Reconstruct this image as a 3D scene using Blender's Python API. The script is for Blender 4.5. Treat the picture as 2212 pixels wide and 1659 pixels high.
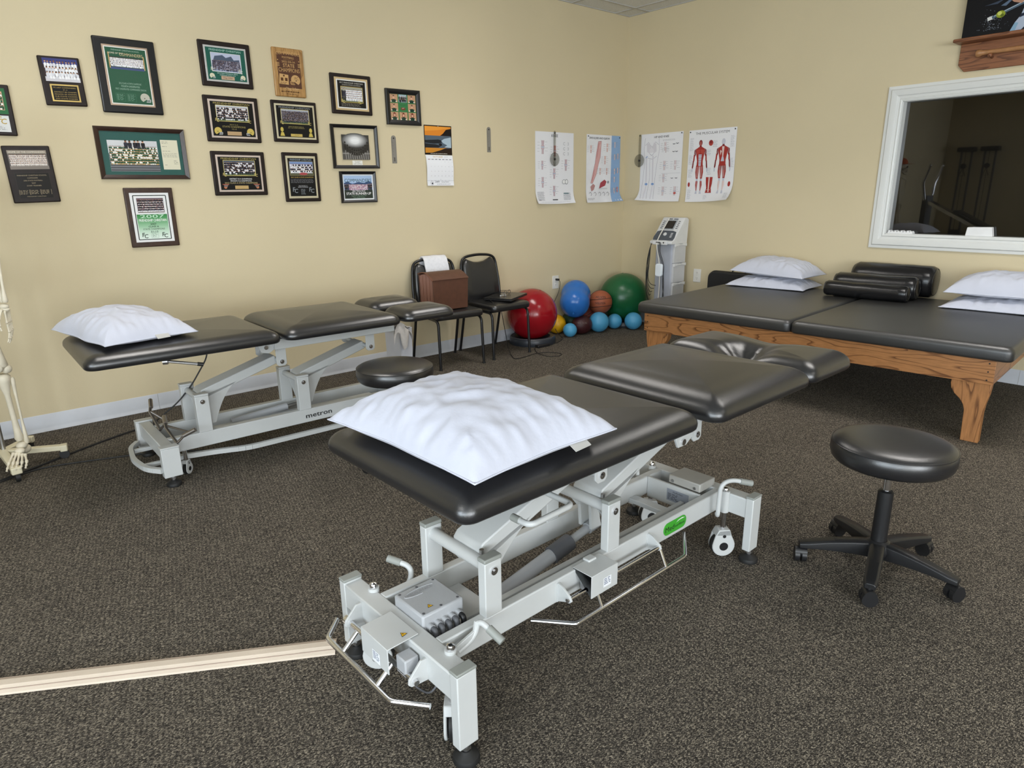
import bpy, bmesh, math, random
from mathutils import Vector, Matrix, noise, Quaternion
from math import sin, cos, pi, radians, atan2, sqrt

for o in list(bpy.data.objects):
    bpy.data.objects.remove(o, do_unlink=True)
S = bpy.context.scene
COL = S.collection

# ------------------------------------------------------------------ camera
F_PX, YAW, PITCH, ROLL = 1439.6, 0.71161, 0.281833, 0.013262
CAM_H = 1.38
fwd = Vector((sin(YAW) * cos(PITCH), cos(YAW) * cos(PITCH), -sin(PITCH)))
right = Vector((cos(YAW), -sin(YAW), 0))
down = fwd.cross(right)
r2 = cos(ROLL) * right + sin(ROLL) * down
d2 = -sin(ROLL) * right + cos(ROLL) * down
cd = bpy.data.cameras.new('camera')
cam = bpy.data.objects.new('camera', cd)
COL.objects.link(cam)
cam.matrix_world = Matrix(((r2.x, -d2.x, -fwd.x, 0), (r2.y, -d2.y, -fwd.y, 0), (r2.z, -d2.z, -fwd.z, CAM_H), (0, 0, 0, 1)))
cd.sensor_fit = 'HORIZONTAL'
cd.sensor_width = 36.0
cd.lens = 36.0 * F_PX / 2212.0
cd.clip_start = 0.05
S.camera = cam

# ------------------------------------------------------------------ world, lamps, exposure
XW, YW, ZC = 5.743, 4.797, 3.03          # right wall plane, left wall plane, ceiling
X0, Y0 = -3.7, -5.6                       # the two walls behind the camera
S.view_settings.view_transform = 'Standard'
S.view_settings.look = 'None'
S.view_settings.gamma = 1.0
S.view_settings.use_curve_mapping = False
S.view_settings.exposure = 0.0
W = bpy.data.worlds.new('world'); S.world = W
W.use_nodes = True
bg = W.node_tree.nodes['Background']
bg.inputs[0].default_value = (0.75, 0.87, 1.0, 1); bg.inputs[1].default_value = 1.2

def area(name, loc, rot, sx, sy, power, col):
    l = bpy.data.lights.new(name, 'AREA'); l.shape = 'RECTANGLE'; l.size = sx; l.size_y = sy
    l.energy = power; l.color = col
    o = bpy.data.objects.new(name, l); COL.objects.link(o); o.location = loc; o.rotation_euler = rot
    return o
LAMPS = [(3.395, 3.33), (0.955, 3.33), (4.005, 0.89), (-1.485, 0.89), (2.785, -2.16), (0.345, -2.16)]
LAMP_W = [12.0, 8.0, 14.0, 9.0, 13.0, 10.0]
for (lx, ly), LW in zip(LAMPS, LAMP_W):
    area('ceiling_lamp_light', (lx, ly, ZC - 0.03), (0, 0, 0), 0.56, 1.16, LW, (1.0, 0.965, 0.935)).data.spread = radians(118)   # troffer beam narrowed to keep the upper walls darker; no louvres modelled
WINS_BACK = [(-3.4, -1.2, 0.7, 2.3), (-0.9, 1.2, 0.7, 2.3)]
WIN_SIDE = [(-4.4, -2.0, 0.7, 2.3), (-1.2, 1.2, 0.7, 2.3)]
for a, b, c, d in WINS_BACK:
    area('window_daylight', ((a + b) / 2, Y0 - 0.02, (c + d) / 2), (radians(90), 0, 0), b - a, d - c, 165, (0.90, 0.95, 1.0))
for a, b, c, d in WIN_SIDE:
    area('window_daylight', (X0 - 0.02, (a + b) / 2, (c + d) / 2), (radians(90), 0, radians(-90)), b - a, d - c, 160, (0.80, 0.91, 1.0))

# ------------------------------------------------------------------ materials
def lin(c):
    if isinstance(c, str):
        c = c.lstrip('#'); c = [int(c[i:i + 2], 16) / 255 for i in (0, 2, 4)]
        return tuple((x / 12.92 if x <= 0.04045 else ((x + 0.055) / 1.055) ** 2.4) for x in c)
    return tuple(c[:3])
MATS = {}
def nodes_of(m):
    return m.node_tree.nodes, m.node_tree.links
def M(name, col, rough=0.5, metal=0.0, spec=0.5, bump=None, var=None, coat=0.0, sub=0.0, trans=0.0, sheen=0.0):
    if name in MATS: return MATS[name]
    m = bpy.data.materials.new(name); m.use_nodes = True
    N, L = nodes_of(m); b = N['Principled BSDF']
    c = lin(col)
    b.inputs['Base Color'].default_value = (*c, 1)
    b.inputs['Roughness'].default_value = rough; b.inputs['Metallic'].default_value = metal
    b.inputs['Specular IOR Level'].default_value = spec
    b.inputs['Coat Weight'].default_value = coat; b.inputs['Coat Roughness'].default_value = 0.08
    b.inputs['Sheen Weight'].default_value = sheen
    b.inputs['Transmission Weight'].default_value = trans
    tc = N.new('ShaderNodeTexCoord')
    sc, amt = var or (6.0, 0.06)
    nz = N.new('ShaderNodeTexNoise'); nz.inputs['Scale'].default_value = sc; nz.inputs['Detail'].default_value = 4
    L.new(tc.outputs['Object'], nz.inputs['Vector'])
    hsv = N.new('ShaderNodeHueSaturation'); hsv.inputs['Color'].default_value = (*c, 1)
    mr = N.new('ShaderNodeMapRange'); mr.inputs[1].default_value = 0.3; mr.inputs[2].default_value = 0.7
    mr.inputs[3].default_value = 1 - amt; mr.inputs[4].default_value = 1 + amt
    L.new(nz.outputs['Fac'], mr.inputs[0]); L.new(mr.outputs[0], hsv.inputs['Value']); L.new(hsv.outputs[0], b.inputs['Base Color'])
    if bump:
        bs, st = bump
        n2 = N.new('ShaderNodeTexNoise'); n2.inputs['Scale'].default_value = bs; n2.inputs['Detail'].default_value = 3
        L.new(tc.outputs['Object'], n2.inputs['Vector'])
        bp = N.new('ShaderNodeBump'); bp.inputs['Strength'].default_value = st; bp.inputs['Distance'].default_value = 0.002
        L.new(n2.outputs['Fac'], bp.inputs['Height']); L.new(bp.outputs[0], b.inputs['Normal'])
    MATS[name] = m
    return m

def carpet_mat():
    m = bpy.data.materials.new('carpet_loop_pile'); m.use_nodes = True
    N, L = nodes_of(m); b = N['Principled BSDF']
    b.inputs['Roughness'].default_value = 0.95; b.inputs['Specular IOR Level'].default_value = 0.12
    tc = N.new('ShaderNodeTexCoord')
    mp = N.new('ShaderNodeMapping'); mp.inputs['Rotation'].default_value = (0, 0, radians(8)); mp.inputs['Scale'].default_value = (0.55, 1.0, 1)
    L.new(tc.outputs['Object'], mp.inputs['Vector'])
    v = N.new('ShaderNodeTexVoronoi'); v.inputs['Scale'].default_value = 400; v.inputs['Randomness'].default_value = 0.8
    L.new(mp.outputs[0], v.inputs['Vector'])
    sep = N.new('ShaderNodeSeparateColor'); L.new(v.outputs['Color'], sep.inputs[0])
    wv = N.new('ShaderNodeTexWave'); wv.inputs['Scale'].default_value = 40; wv.inputs['Distortion'].default_value = 5.0; wv.inputs['Detail'].default_value = 2; wv.inputs['Detail Scale'].default_value = 3
    L.new(mp.outputs[0], wv.inputs['Vector'])
    mx = N.new('ShaderNodeMath'); mx.operation = 'MULTIPLY_ADD'; mx.inputs[1].default_value = 0.84; L.new(sep.outputs[0], mx.inputs[0])
    m2 = N.new('ShaderNodeMath'); m2.operation = 'MULTIPLY'; m2.inputs[1].default_value = 0.16; L.new(wv.outputs['Fac'], m2.inputs[0]); L.new(m2.outputs[0], mx.inputs[2])
    cr = N.new('ShaderNodeValToRGB'); e = cr.color_ramp.elements
    e[0].position = 0.12; e[0].color = (0.030, 0.0265, 0.0225, 1)
    e[1].position = 0.95; e[1].color = (0.32, 0.277, 0.212, 1)
    x = cr.color_ramp.elements.new(0.45); x.color = (0.072, 0.0625, 0.052, 1)
    x = cr.color_ramp.elements.new(0.72); x.color = (0.155, 0.134, 0.106, 1)
    L.new(mx.outputs[0], cr.inputs[0])
    big = N.new('ShaderNodeTexNoise'); big.inputs['Scale'].default_value = 1.3; L.new(tc.outputs['Object'], big.inputs['Vector'])
    mr = N.new('ShaderNodeMapRange'); mr.inputs[1].default_value = .3; mr.inputs[2].default_value = .7; mr.inputs[3].default_value = .9; mr.inputs[4].default_value = 1.1
    L.new(big.outputs['Fac'], mr.inputs[0])
    hs = N.new('ShaderNodeHueSaturation'); L.new(cr.outputs[0], hs.inputs['Color']); L.new(mr.outputs[0], hs.inputs['Value'])
    L.new(hs.outputs[0], b.inputs['Base Color'])
    bp = N.new('ShaderNodeBump'); bp.inputs['Strength'].default_value = 0.9; bp.inputs['Distance'].default_value = 0.004; bp.invert = True
    L.new(v.outputs['Distance'], bp.inputs['Height']); L.new(bp.outputs[0], b.inputs['Normal'])
    return m

def wood_mat(name, c_light, c_dark, scale=(1, 14, 14), freq=9.0, rough=0.42, line=0.35):
    m = bpy.data.materials.new(name); m.use_nodes = True
    N, L = nodes_of(m); b = N['Principled BSDF']; b.inputs['Roughness'].default_value = rough
    tc = N.new('ShaderNodeTexCoord'); mp = N.new('ShaderNodeMapping'); mp.inputs['Scale'].default_value = scale
    L.new(tc.outputs['Object'], mp.inputs['Vector'])
    nz = N.new('ShaderNodeTexNoise'); nz.inputs['Scale'].default_value = 1.0; nz.inputs['Detail'].default_value = 1.5; nz.inputs['Roughness'].default_value = .4
    L.new(mp.outputs[0], nz.inputs['Vector'])
    mu = N.new('ShaderNodeMath'); mu.operation = 'MULTIPLY'; mu.inputs[1].default_value = freq; L.new(nz.outputs['Fac'], mu.inputs[0])
    fr = N.new('ShaderNodeMath'); fr.operation = 'FRACT'; L.new(mu.outputs[0], fr.inputs[0])
    cr = N.new('ShaderNodeValToRGB'); e = cr.color_ramp.elements
    e[0].position = 0.0; e[0].color = (*lin(c_dark), 1); e[1].position = line; e[1].color = (*lin(c_light), 1)
    x = cr.color_ramp.elements.new(0.96); x.color = (*lin(c_light), 1)
    x = cr.color_ramp.elements.new(1.0); x.color = (*lin(c_dark), 1)
    L.new(fr.outputs[0], cr.inputs[0])
    mp2 = N.new('ShaderNodeMapping'); mp2.inputs['Scale'].default_value = tuple(q * 9 for q in scale); L.new(tc.outputs['Object'], mp2.inputs['Vector'])
    fi = N.new('ShaderNodeTexNoise'); fi.inputs['Scale'].default_value = 1; fi.inputs['Detail'].default_value = 3; L.new(mp2.outputs[0], fi.inputs['Vector'])
    mr = N.new('ShaderNodeMapRange'); mr.inputs[1].default_value = .3; mr.inputs[2].default_value = .7; mr.inputs[3].default_value = .82; mr.inputs[4].default_value = 1.12
    L.new(fi.outputs['Fac'], mr.inputs[0])
    hs = N.new('ShaderNodeHueSaturation'); L.new(cr.outputs[0], hs.inputs['Color']); L.new(mr.outputs[0], hs.inputs['Value'])
    L.new(hs.outputs[0], b.inputs['Base Color'])
    MATS[name] = m
    return m

def glass_mat(name, tint=(1, 1, 1), refl=1.0, ior=1.5):
    m = bpy.data.materials.new(name); m.use_nodes = True
    N, L = nodes_of(m); N.remove(N['Principled BSDF']); out = N['Material Output']
    t = N.new('ShaderNodeBsdfTransparent'); t.inputs[0].default_value = (*tint, 1)
    g = N.new('ShaderNodeBsdfGlossy'); g.inputs['Roughness'].default_value = 0.015
    fr = N.new('ShaderNodeFresnel'); fr.inputs[0].default_value = ior
    m0 = N.new('ShaderNodeMath'); m0.operation = 'MULTIPLY'; m0.inputs[1].default_value = refl; L.new(fr.outputs[0], m0.inputs[0])
    ge = N.new('ShaderNodeNewGeometry'); iv = N.new('ShaderNodeMath'); iv.operation = 'SUBTRACT'; iv.inputs[0].default_value = 1.0; L.new(ge.outputs['Backfacing'], iv.inputs[1])
    ml = N.new('ShaderNodeMath'); ml.operation = 'MULTIPLY'; L.new(m0.outputs[0], ml.inputs[0]); L.new(iv.outputs[0], ml.inputs[1])
    mx = N.new('ShaderNodeMixShader'); L.new(ml.outputs[0], mx.inputs[0]); L.new(t.outputs[0], mx.inputs[1]); L.new(g.outputs[0], mx.inputs[2])
    L.new(mx.outputs[0], out.inputs[0])
    MATS[name] = m
    return m

def print_mat(name, rough, coat, bump=0.0):
    m = bpy.data.materials.new(name); m.use_nodes = True
    N, L = nodes_of(m); b = N['Principled BSDF']; b.inputs['Roughness'].default_value = rough; b.inputs['Specular IOR Level'].default_value = 0.25
    b.inputs['Coat Weight'].default_value = coat; b.inputs['Coat Roughness'].default_value = 0.12
    a = N.new('ShaderNodeVertexColor'); a.layer_name = 'Ink'
    L.new(a.outputs[0], b.inputs['Base Color'])
    if bump:
        tc = N.new('ShaderNodeTexCoord'); n2 = N.new('ShaderNodeTexNoise'); n2.inputs['Scale'].default_value = 160
        L.new(tc.outputs['Object'], n2.inputs['Vector'])
        bp = N.new('ShaderNodeBump'); bp.inputs['Strength'].default_value = bump; bp.inputs['Distance'].default_value = 0.002
        L.new(n2.outputs['Fac'], bp.inputs['Height']); L.new(bp.outputs[0], b.inputs['Normal'])
        if coat: L.new(bp.outputs[0], b.inputs['Coat Normal'])
    MATS[name] = m
    return m

CARPET = carpet_mat()
WALL = M('wall_paint_tan', '#d3c5a4', 0.75, spec=0.25, bump=(220, 0.18), var=(0.9, 0.03))
CEIL_TILE = M('ceiling_tile_mineral', '#dcdcda', 0.9, spec=0.1, bump=(160, 0.6), var=(160, 0.10))
CEIL_BAR = M('ceiling_grid_metal', '#b9b7b2', 0.5)
BASEB = M('baseboard_vinyl_grey', '#c9ccd2', 0.4)
VINYL = M('black_vinyl', (0.012, 0.012, 0.0135), 0.29, spec=1.0, bump=(520, 0.16), var=(5, 0.15))
VINYL2 = M('black_vinyl_mat', (0.021, 0.021, 0.021), 0.40, spec=1.0, bump=(300, 0.22), var=(3, 0.2))
WHITE = M('white_powder_coat', '#c0c2c1', 0.35, bump=(260, 0.05), var=(7, 0.03))
GREYCAP = M('grey_plastic_cap', '#8f928d', 0.5)
GREYPL = M('grey_plastic', '#a9abae', 0.45, bump=(300, 0.15))
DKGREY = M('dark_grey_plastic', '#55565a', 0.5)
BLACKPL = M('black_plastic', (0.012, 0.012, 0.013), 0.38)
RUBBER = M('black_rubber', (0.010, 0.010, 0.010), 0.6)
CHROME = M('chrome', (0.78, 0.78, 0.80), 0.12, metal=1.0)
STEEL = M('brushed_steel', (0.55, 0.55, 0.55), 0.32, metal=1.0)
BRONZE = M('worn_pedal_steel', (0.33, 0.30, 0.27), 0.35, metal=0.9)
PILLOW = M('white_pillow_cotton', '#c3c6d3', 0.85, spec=0.15, bump=(90, 0.25), var=(4, 0.02), sheen=0.2)
TOWELM = M('white_terry_towel', '#e6e6ea', 0.95, spec=0.05, bump=(600, 0.9), var=(60, 0.05))
TOWELG = M('grey_terry_towel', '#cfcbc8', 0.95, spec=0.05, bump=(500, 0.9), var=(60, 0.06))
OAK = wood_mat('oak_grain_horizontal', '#a86f39', '#5d3413', (11, 1.5, 11), 9.0)
OAKV = wood_mat('oak_grain_vertical', '#a87446', '#6a4222', (13, 13, 1.6), 9.0, line=.22)
OAKS = wood_mat('oak_grain_shelf', '#8d5b3c', '#5a3520', (16, 1.6, 16), 7.0)
BLKTUBE = M('black_enamel_tube', (0.010, 0.010, 0.011), 0.3)
PANE = glass_mat('picture_glass', refl=0.8)
WPANE = glass_mat('window_glass', tint=(0.72, 0.72, 0.72), refl=2.3)
PRINT = print_mat('printed_paper', 0.45, 0.0)
PRINTG = print_mat('printed_gloss', 0.5, 0.12)
PRINTF = print_mat('printed_wavy_film', 0.35, 0.9, 0.16)

# ------------------------------------------------------------------ mesh helpers
def tag(o, label=None, cat=None, group=None, kind=None):
    if label: o['label'] = label
    if cat: o['category'] = cat
    if group: o['group'] = group
    if kind: o['kind'] = kind
    return o
def empty(name, loc=(0, 0, 0), rot=(0, 0, 0), label=None, cat=None, group=None):
    o = bpy.data.objects.new(name, None); COL.objects.link(o)
    o.location = loc; o.rotation_euler = rot; o.empty_display_size = 0.05
    return tag(o, label, cat, group)
def copy_tree(o, parent=None):
    c = o.copy(); COL.objects.link(c)
    if parent is not None: c.parent = parent
    for ch in [x for x in bpy.data.objects if x.parent == o]:
        copy_tree(ch, c)
    return c

class MB:
    def __init__(s): s.v = []; s.f = []
    def add(s, vs, fs):
        n = len(s.v); s.v += [tuple(q) for q in vs]; s.f += [tuple(i + n for i in f) for f in fs]; return s
    def box(s, x0, x1, y0, y1, z0, z1):
        vs = [(x, y, z) for z in (z0, z1) for y in (y0, y1) for x in (x0, x1)]
        return s.add(vs, [(0, 2, 3, 1), (4, 5, 7, 6), (0, 1, 5, 4), (2, 6, 7, 3), (0, 4, 6, 2), (1, 3, 7, 5)])
    def obox(s, p0, p1, w, h, up=(0, 0, 1)):
        a, b = Vector(p0), Vector(p1); d = (b - a).normalized(); up = Vector(up)
        sd = d.cross(up)
        if sd.length < 1e-6: sd = d.cross(Vector((1, 0, 0)))
        sd.normalize(); u = sd.cross(d)
        vs = []
        for p in (a, b):
            for (i, j) in ((-1, -1), (1, -1), (1, 1), (-1, 1)):
                vs.append(p + sd * (w / 2 * i) + u * (h / 2 * j))
        return s.add(vs, [(0, 1, 2, 3), (7, 6, 5, 4), (0, 4, 5, 1), (1, 5, 6, 2), (2, 6, 7, 3), (3, 7, 4, 0)])
    def prism(s, poly, ax, t0, t1):
        # poly: 2-D points; ax: which axis is the thickness ('x': poly is (y,z); 'y': (x,z); 'z': (x,y))
        def mk(p, t): return {'x': (t, p[0], p[1]), 'y': (p[0], t, p[1]), 'z': (p[0], p[1], t)}[ax]
        n = len(poly); vs = [mk(p, t0) for p in poly] + [mk(p, t1) for p in poly]
        fs = [tuple(range(n))[::-1], tuple(range(n, 2 * n))] + [(i, (i + 1) % n, (i + 1) % n + n, i + n) for i in range(n)]
        return s.add(vs, fs)
    def tube(s, pts, r, seg=10, closed=False, caps=True):
        P = [Vector(p) for p in pts]; n = len(P); R = r if isinstance(r, (list, tuple)) else [r] * n
        rings = []; ref = None
        for i in range(n):
            if closed: t = (P[(i + 1) % n] - P[i - 1])
            elif i == 0: t = P[1] - P[0]
            elif i == n - 1: t = P[-1] - P[-2]
            else: t = (P[i + 1] - P[i]).normalized() + (P[i] - P[i - 1]).normalized()
            if t.length < 1e-9: t = Vector((0, 0, 1))
            t.normalize()
            if ref is None:
                ref = Vector((0, 0, 1)) if abs(t.z) < 0.9 else Vector((1, 0, 0))
                ref = (ref - t * ref.dot(t)).normalized()
            else:
                ref = ref - t * ref.dot(t)
                if ref.length < 1e-6: ref = t.orthogonal()
                ref.normalize()
            bn = t.cross(ref)
            rings.append([P[i] + R[i] * (cos(2 * pi * k / seg) * ref + sin(2 * pi * k / seg) * bn) for k in range(seg)])
        vs = [q for rg in rings for q in rg]; fs = []
        m = n if closed else n - 1
        for i in range(m):
            j = (i + 1) % n
            for k in range(seg):
                fs.append((i * seg + k, i * seg + (k + 1) % seg, j * seg + (k + 1) % seg, j * seg + k))
        if caps and not closed:
            fs.append(tuple(range(seg))[::-1]); fs.append(tuple((n - 1) * seg + k for k in range(seg)))
        return s.add(vs, fs)
    def cyl(s, p0, p1, r, seg=16): return s.tube([p0, p1], r, seg)
    def lathe(s, prof, c=(0, 0, 0), seg=24, axis='z'):
        vs = []; fs = []; n = len(prof)
        for (r, z) in prof:
            for k in range(seg):
                a = 2 * pi * k / seg; x, y = r * cos(a), r * sin(a)
                q = {'z': (x, y, z), 'x': (z, x, y), 'y': (y, z, x)}[axis]
                vs.append((c[0] + q[0], c[1] + q[1], c[2] + q[2]))
        for i in range(n - 1):
            for k in range(seg):
                fs.append((i * seg + k, i * seg + (k + 1) % seg, (i + 1) * seg + (k + 1) % seg, (i + 1) * seg + k))
        fs.append(tuple(range(seg))[::-1]); fs.append(tuple((n - 1) * seg + k for k in range(seg)))
        return s.add(vs, fs)
    def sphere(s, c, r, seg=20, rings=12, sc=(1, 1, 1)):
        vs = [(c[0], c[1], c[2] + r * sc[2])]; fs = []
        for i in range(1, rings):
            th = pi * i / rings
            for k in range(seg):
                a = 2 * pi * k / seg
                vs.append((c[0] + r * sc[0] * sin(th) * cos(a), c[1] + r * sc[1] * sin(th) * sin(a), c[2] + r * sc[2] * cos(th)))
        vs.append((c[0], c[1], c[2] - r * sc[2]))
        for k in range(seg): fs.append((0, 1 + k, 1 + (k + 1) % seg))
        for i in range(rings - 2):
            for k in range(seg):
                a = 1 + i * seg + k; b = 1 + i * seg + (k + 1) % seg
                fs.append((a, a + seg, b + seg, b))
        l = len(vs) - 1; o = 1 + (rings - 2) * seg
        for k in range(seg): fs.append((o + (k + 1) % seg, o + k, l))
        return s.add(vs, fs)
    def grid(s, fn, nu, nv):
        vs = [fn(i / nu, j / nv) for j in range(nv + 1) for i in range(nu + 1)]
        fs = [(j * (nu + 1) + i, j * (nu + 1) + i + 1, (j + 1) * (nu + 1) + i + 1, (j + 1) * (nu + 1) + i) for j in range(nv) for i in range(nu)]
        return s.add(vs, fs)
    def build(s, name, mat, parent=None, loc=(0, 0, 0), rot=(0, 0, 0), bevel=0.0, smooth=None, label=None, bseg=2):
        me = bpy.data.meshes.new(name); me.from_pydata(s.v, [], s.f); me.validate()
        bm = bmesh.new(); bm.from_mesh(me); bmesh.ops.recalc_face_normals(bm, faces=bm.faces); bm.to_mesh(me); bm.free()
        me.materials.append(mat)
        o = bpy.data.objects.new(name, me); COL.objects.link(o)
        if parent is not None: o.parent = parent
        o.location = loc; o.rotation_euler = rot
        if bevel > 0:
            md = o.modifiers.new('bevel', 'BEVEL'); md.width = bevel; md.segments = bseg; md.limit_method = 'ANGLE'; md.angle_limit = radians(35)
            md.harden_normals = False
        if smooth is None: smooth = 35
        if smooth:
            me.shade_smooth()
            if bevel <= 0: me.set_sharp_from_angle(angle=radians(smooth))
            else:
                me.set_sharp_from_angle(angle=radians(60))
        if label: o['label'] = label
        return o

def arc(p0, p1, p2, n=5, k=0.5):
    """round the corner p1 with a quadratic curve"""
    a, b, c = Vector(p0), Vector(p1), Vector(p2)
    return [(1 - t) ** 2 * a + 2 * t * (1 - t) * b + t * t * c for t in [i / n for i in range(n + 1)]]
def rounded(pts, r, n=4, closed=False):
    P = [Vector(p) for p in pts]; out = []
    m = len(P)
    for i in range(m):
        if not closed and i in (0, m - 1): out.append(P[i]); continue
        a, b, c = P[i - 1], P[i], P[(i + 1) % m]
        ra = min(r, (a - b).length * .49); rc = min(r, (c - b).length * .49)
        out += arc(b + (a - b).normalized() * ra, b, b + (c - b).normalized() * rc, n)
    return out

def rrect(a, b, rc, k=6, m=6):
    """rounded rectangle outline, half sizes a,b; m extra points along each side"""
    pts = []
    cs = [(a - rc, b - rc, 0), (-(a - rc), b - rc, 90), (-(a - rc), -(b - rc), 180), (a - rc, -(b - rc), 270)]
    for ci, (cx, cy, st) in enumerate(cs):
        for i in range(k + 1):
            t = radians(st + 90 * i / k); pts.append((cx + rc * cos(t), cy + rc * sin(t)))
        nx, ny, ns = cs[(ci + 1) % 4]
        e0 = pts[-1]; e1 = (nx + rc * cos(radians(ns)), ny + rc * sin(radians(ns)))
        for i in range(1, m): pts.append((e0[0] + (e1[0] - e0[0]) * i / m, e0[1] + (e1[1] - e0[1]) * i / m))
    return pts
def cushion(mb, a, b, h, rc, re, crown=0.008, rb=0.016, k=6, m=8, nr=8, deform=None, rx=None):
    rx = rx or re
    prof = [(rb, 0.0)]
    for i in range(1, 4): t = pi / 2 * i / 3; prof.append((rb * (1 - sin(t)), rb * (1 - cos(t))))
    for i in range(0, 10): t = pi / 2 * i / 9; prof.append((rx * (1 - cos(t)), h - re + re * sin(t)))
    rings = []
    for (ins, z) in prof: rings.append([(x, y, z) for x, y in rrect(a - ins, b - ins, max(rc - ins * 0.6, 0.004), k, m)])
    base = rings[-1]
    for i in range(1, nr):
        f = i / nr; rings.append([(x * (1 - f), y * (1 - f), h + crown * (1 - (1 - f) ** 2.2)) for (x, y, z) in base])
    n = len(base); vs = [q for r in rings for q in r]; c = len(vs); vs.append((0, 0, h + crown)); vs.append((0, 0, 0))
    if deform: vs = [deform(*q) for q in vs]
    fs = []
    for i in range(len(rings) - 1):
        for j in range(n): fs.append((i * n + j, i * n + (j + 1) % n, (i + 1) * n + (j + 1) % n, (i + 1) * n + j))
    o = (len(rings) - 1) * n
    for j in range(n): fs.append((o + j, o + (j + 1) % n, c)); fs.append(((j + 1) % n, j, c + 1))
    mb.add(vs, fs); return mb

def pillow_mesh(L, Wd, H, seed, pinch=0.06, droop=0.75, n=60, amp=1.0):
    mb = MB(); so = Vector((seed * 7.3, seed * 3.1, seed * 1.7))
    def shp(i, j, top):
        s, t = -1 + 2 * i, -1 + 2 * j
        # corner-stretched outline
        x = s * L / 2 * (1 - pinch * (1 - t * t)); y = t * Wd / 2 * (1 - pinch * 1.3 * (1 - s * s))
        e = max(0.0, (1 - abs(s) ** 2.4) * (1 - abs(t) ** 2.4)) ** 0.55
        edge = max(abs(s), abs(t))
        zc = H * 0.40 * (1 - droop * edge ** 5)
        x += 0.010 * noise.noise(Vector((x * 5, y * 5, seed)) ) * (0.3 + edge)
        y += 0.010 * noise.noise(Vector((x * 5, y * 5, seed + 9)) ) * (0.3 + edge)
        p = Vector((x * 7, y * 7, 0)) + so
        w1 = noise.noise(p); w2 = 1 - abs(noise.noise(p * 2.1 + Vector((0, 0, 3)))) * 2
        # puckers running inward from the seam
        ang = noise.noise(Vector((s * 9, t * 9, seed)))
        pk = noise.noise(Vector((x * 34 * (1 if abs(t) > abs(s) else .25), y * 34 * (.25 if abs(t) > abs(s) else 1), seed * 2.0)))
        fe = max(0.0, edge - 0.55) / 0.45
        wr = amp * ((0.012 * w1 + 0.010 * w2) * e + 0.017 * pk * fe * (1 - fe) * 2.2 + 0.004 * noise.noise(p * 5) * e)
        if top: z = zc + H * 0.60 * e + wr
        else: z = max(zc - H * 0.40 * e * 1.25, 0.0 if edge < .97 else 0.002)
        return (x, y, z)
    mb.edge = [shp(k / n, 0, True) for k in range(n)] + [shp(1, k / n, True) for k in range(n)] + [shp(1 - k / n, 1, True) for k in range(n)] + [shp(0, 1 - k / n, True) for k in range(n)]
    mb.grid(lambda i, j: shp(i, j, True), n, n)
    mb.grid(lambda i, j: shp(1 - i, j, False), n, n)
    return mb
def pillow(name, loc, rz, L, Wd, H, seed, label, group=None, rx=0.0, ry=0.0, tagpos=None, **kw):
    mb = pillow_mesh(L, Wd, H, seed, **kw)
    t = empty(name, loc, (rx, ry, rz), label, 'pillow', group)
    o = mb.build('pillow_case', PILLOW, t, smooth=80)
    # seam piping all round
    MB().tube([(x, y, max(z, .003)) for x, y, z in mb.edge], 0.0024, 6, closed=True).build('seam', PILLOW, t, smooth=80)
    if tagpos is not None:
        y = tagpos; X_ = L / 2 * (1 - kw.get('pinch', .06) * (1 - (2 * y / Wd) ** 2))
        MB().add([(X_ - .02, y - .03, .030), (X_ - .02, y + .03, .031), (X_ + .016, y + .03, .010), (X_ + .018, y - .03, .009),
                  (X_ - .02, y - .03, .028), (X_ - .02, y + .03, .029), (X_ + .016, y + .03, .008), (X_ + .018, y - .03, .007)],
                 [(0, 1, 2, 3), (7, 6, 5, 4), (0, 3, 7, 4), (1, 5, 6, 2), (2, 6, 7, 3), (0, 4, 5, 1)]).build('care_tag', M('care_tag_cloth', '#b9b8b4', .8), t)
    return t

# ------------------------------------------------------------------ lettering and flat print
_TXT = {}
def text_poly(s, bold=0.0, shear=0.0):
    key = (s, bold, shear)
    if key in _TXT: return _TXT[key]
    cu = bpy.data.curves.new('t', 'FONT'); cu.body = s; cu.size = 1.0; cu.offset = (min(bold, .011) if 'M' not in s else 0.0); cu.shear = shear; cu.resolution_u = 2
    ob = bpy.data.objects.new('t', cu); COL.objects.link(ob)
    dg = bpy.context.evaluated_depsgraph_get(); dg.update()
    me = bpy.data.meshes.new_from_object(ob.evaluated_get(dg))
    vs = [(v.co.x, v.co.y) for v in me.vertices]; fs = [tuple(p.vertices) for p in me.polygons]
    bpy.data.objects.remove(ob, do_unlink=True); bpy.data.curves.remove(cu); bpy.data.meshes.remove(me)
    if vs:
        x0 = min(v[0] for v in vs); x1 = max(v[0] for v in vs); y0 = min(v[1] for v in vs); y1 = max(v[1] for v in vs)
    else: x0 = x1 = y0 = y1 = 0
    _TXT[key] = (vs, fs, x0, x1, y0, y1)
    return _TXT[key]

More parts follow.
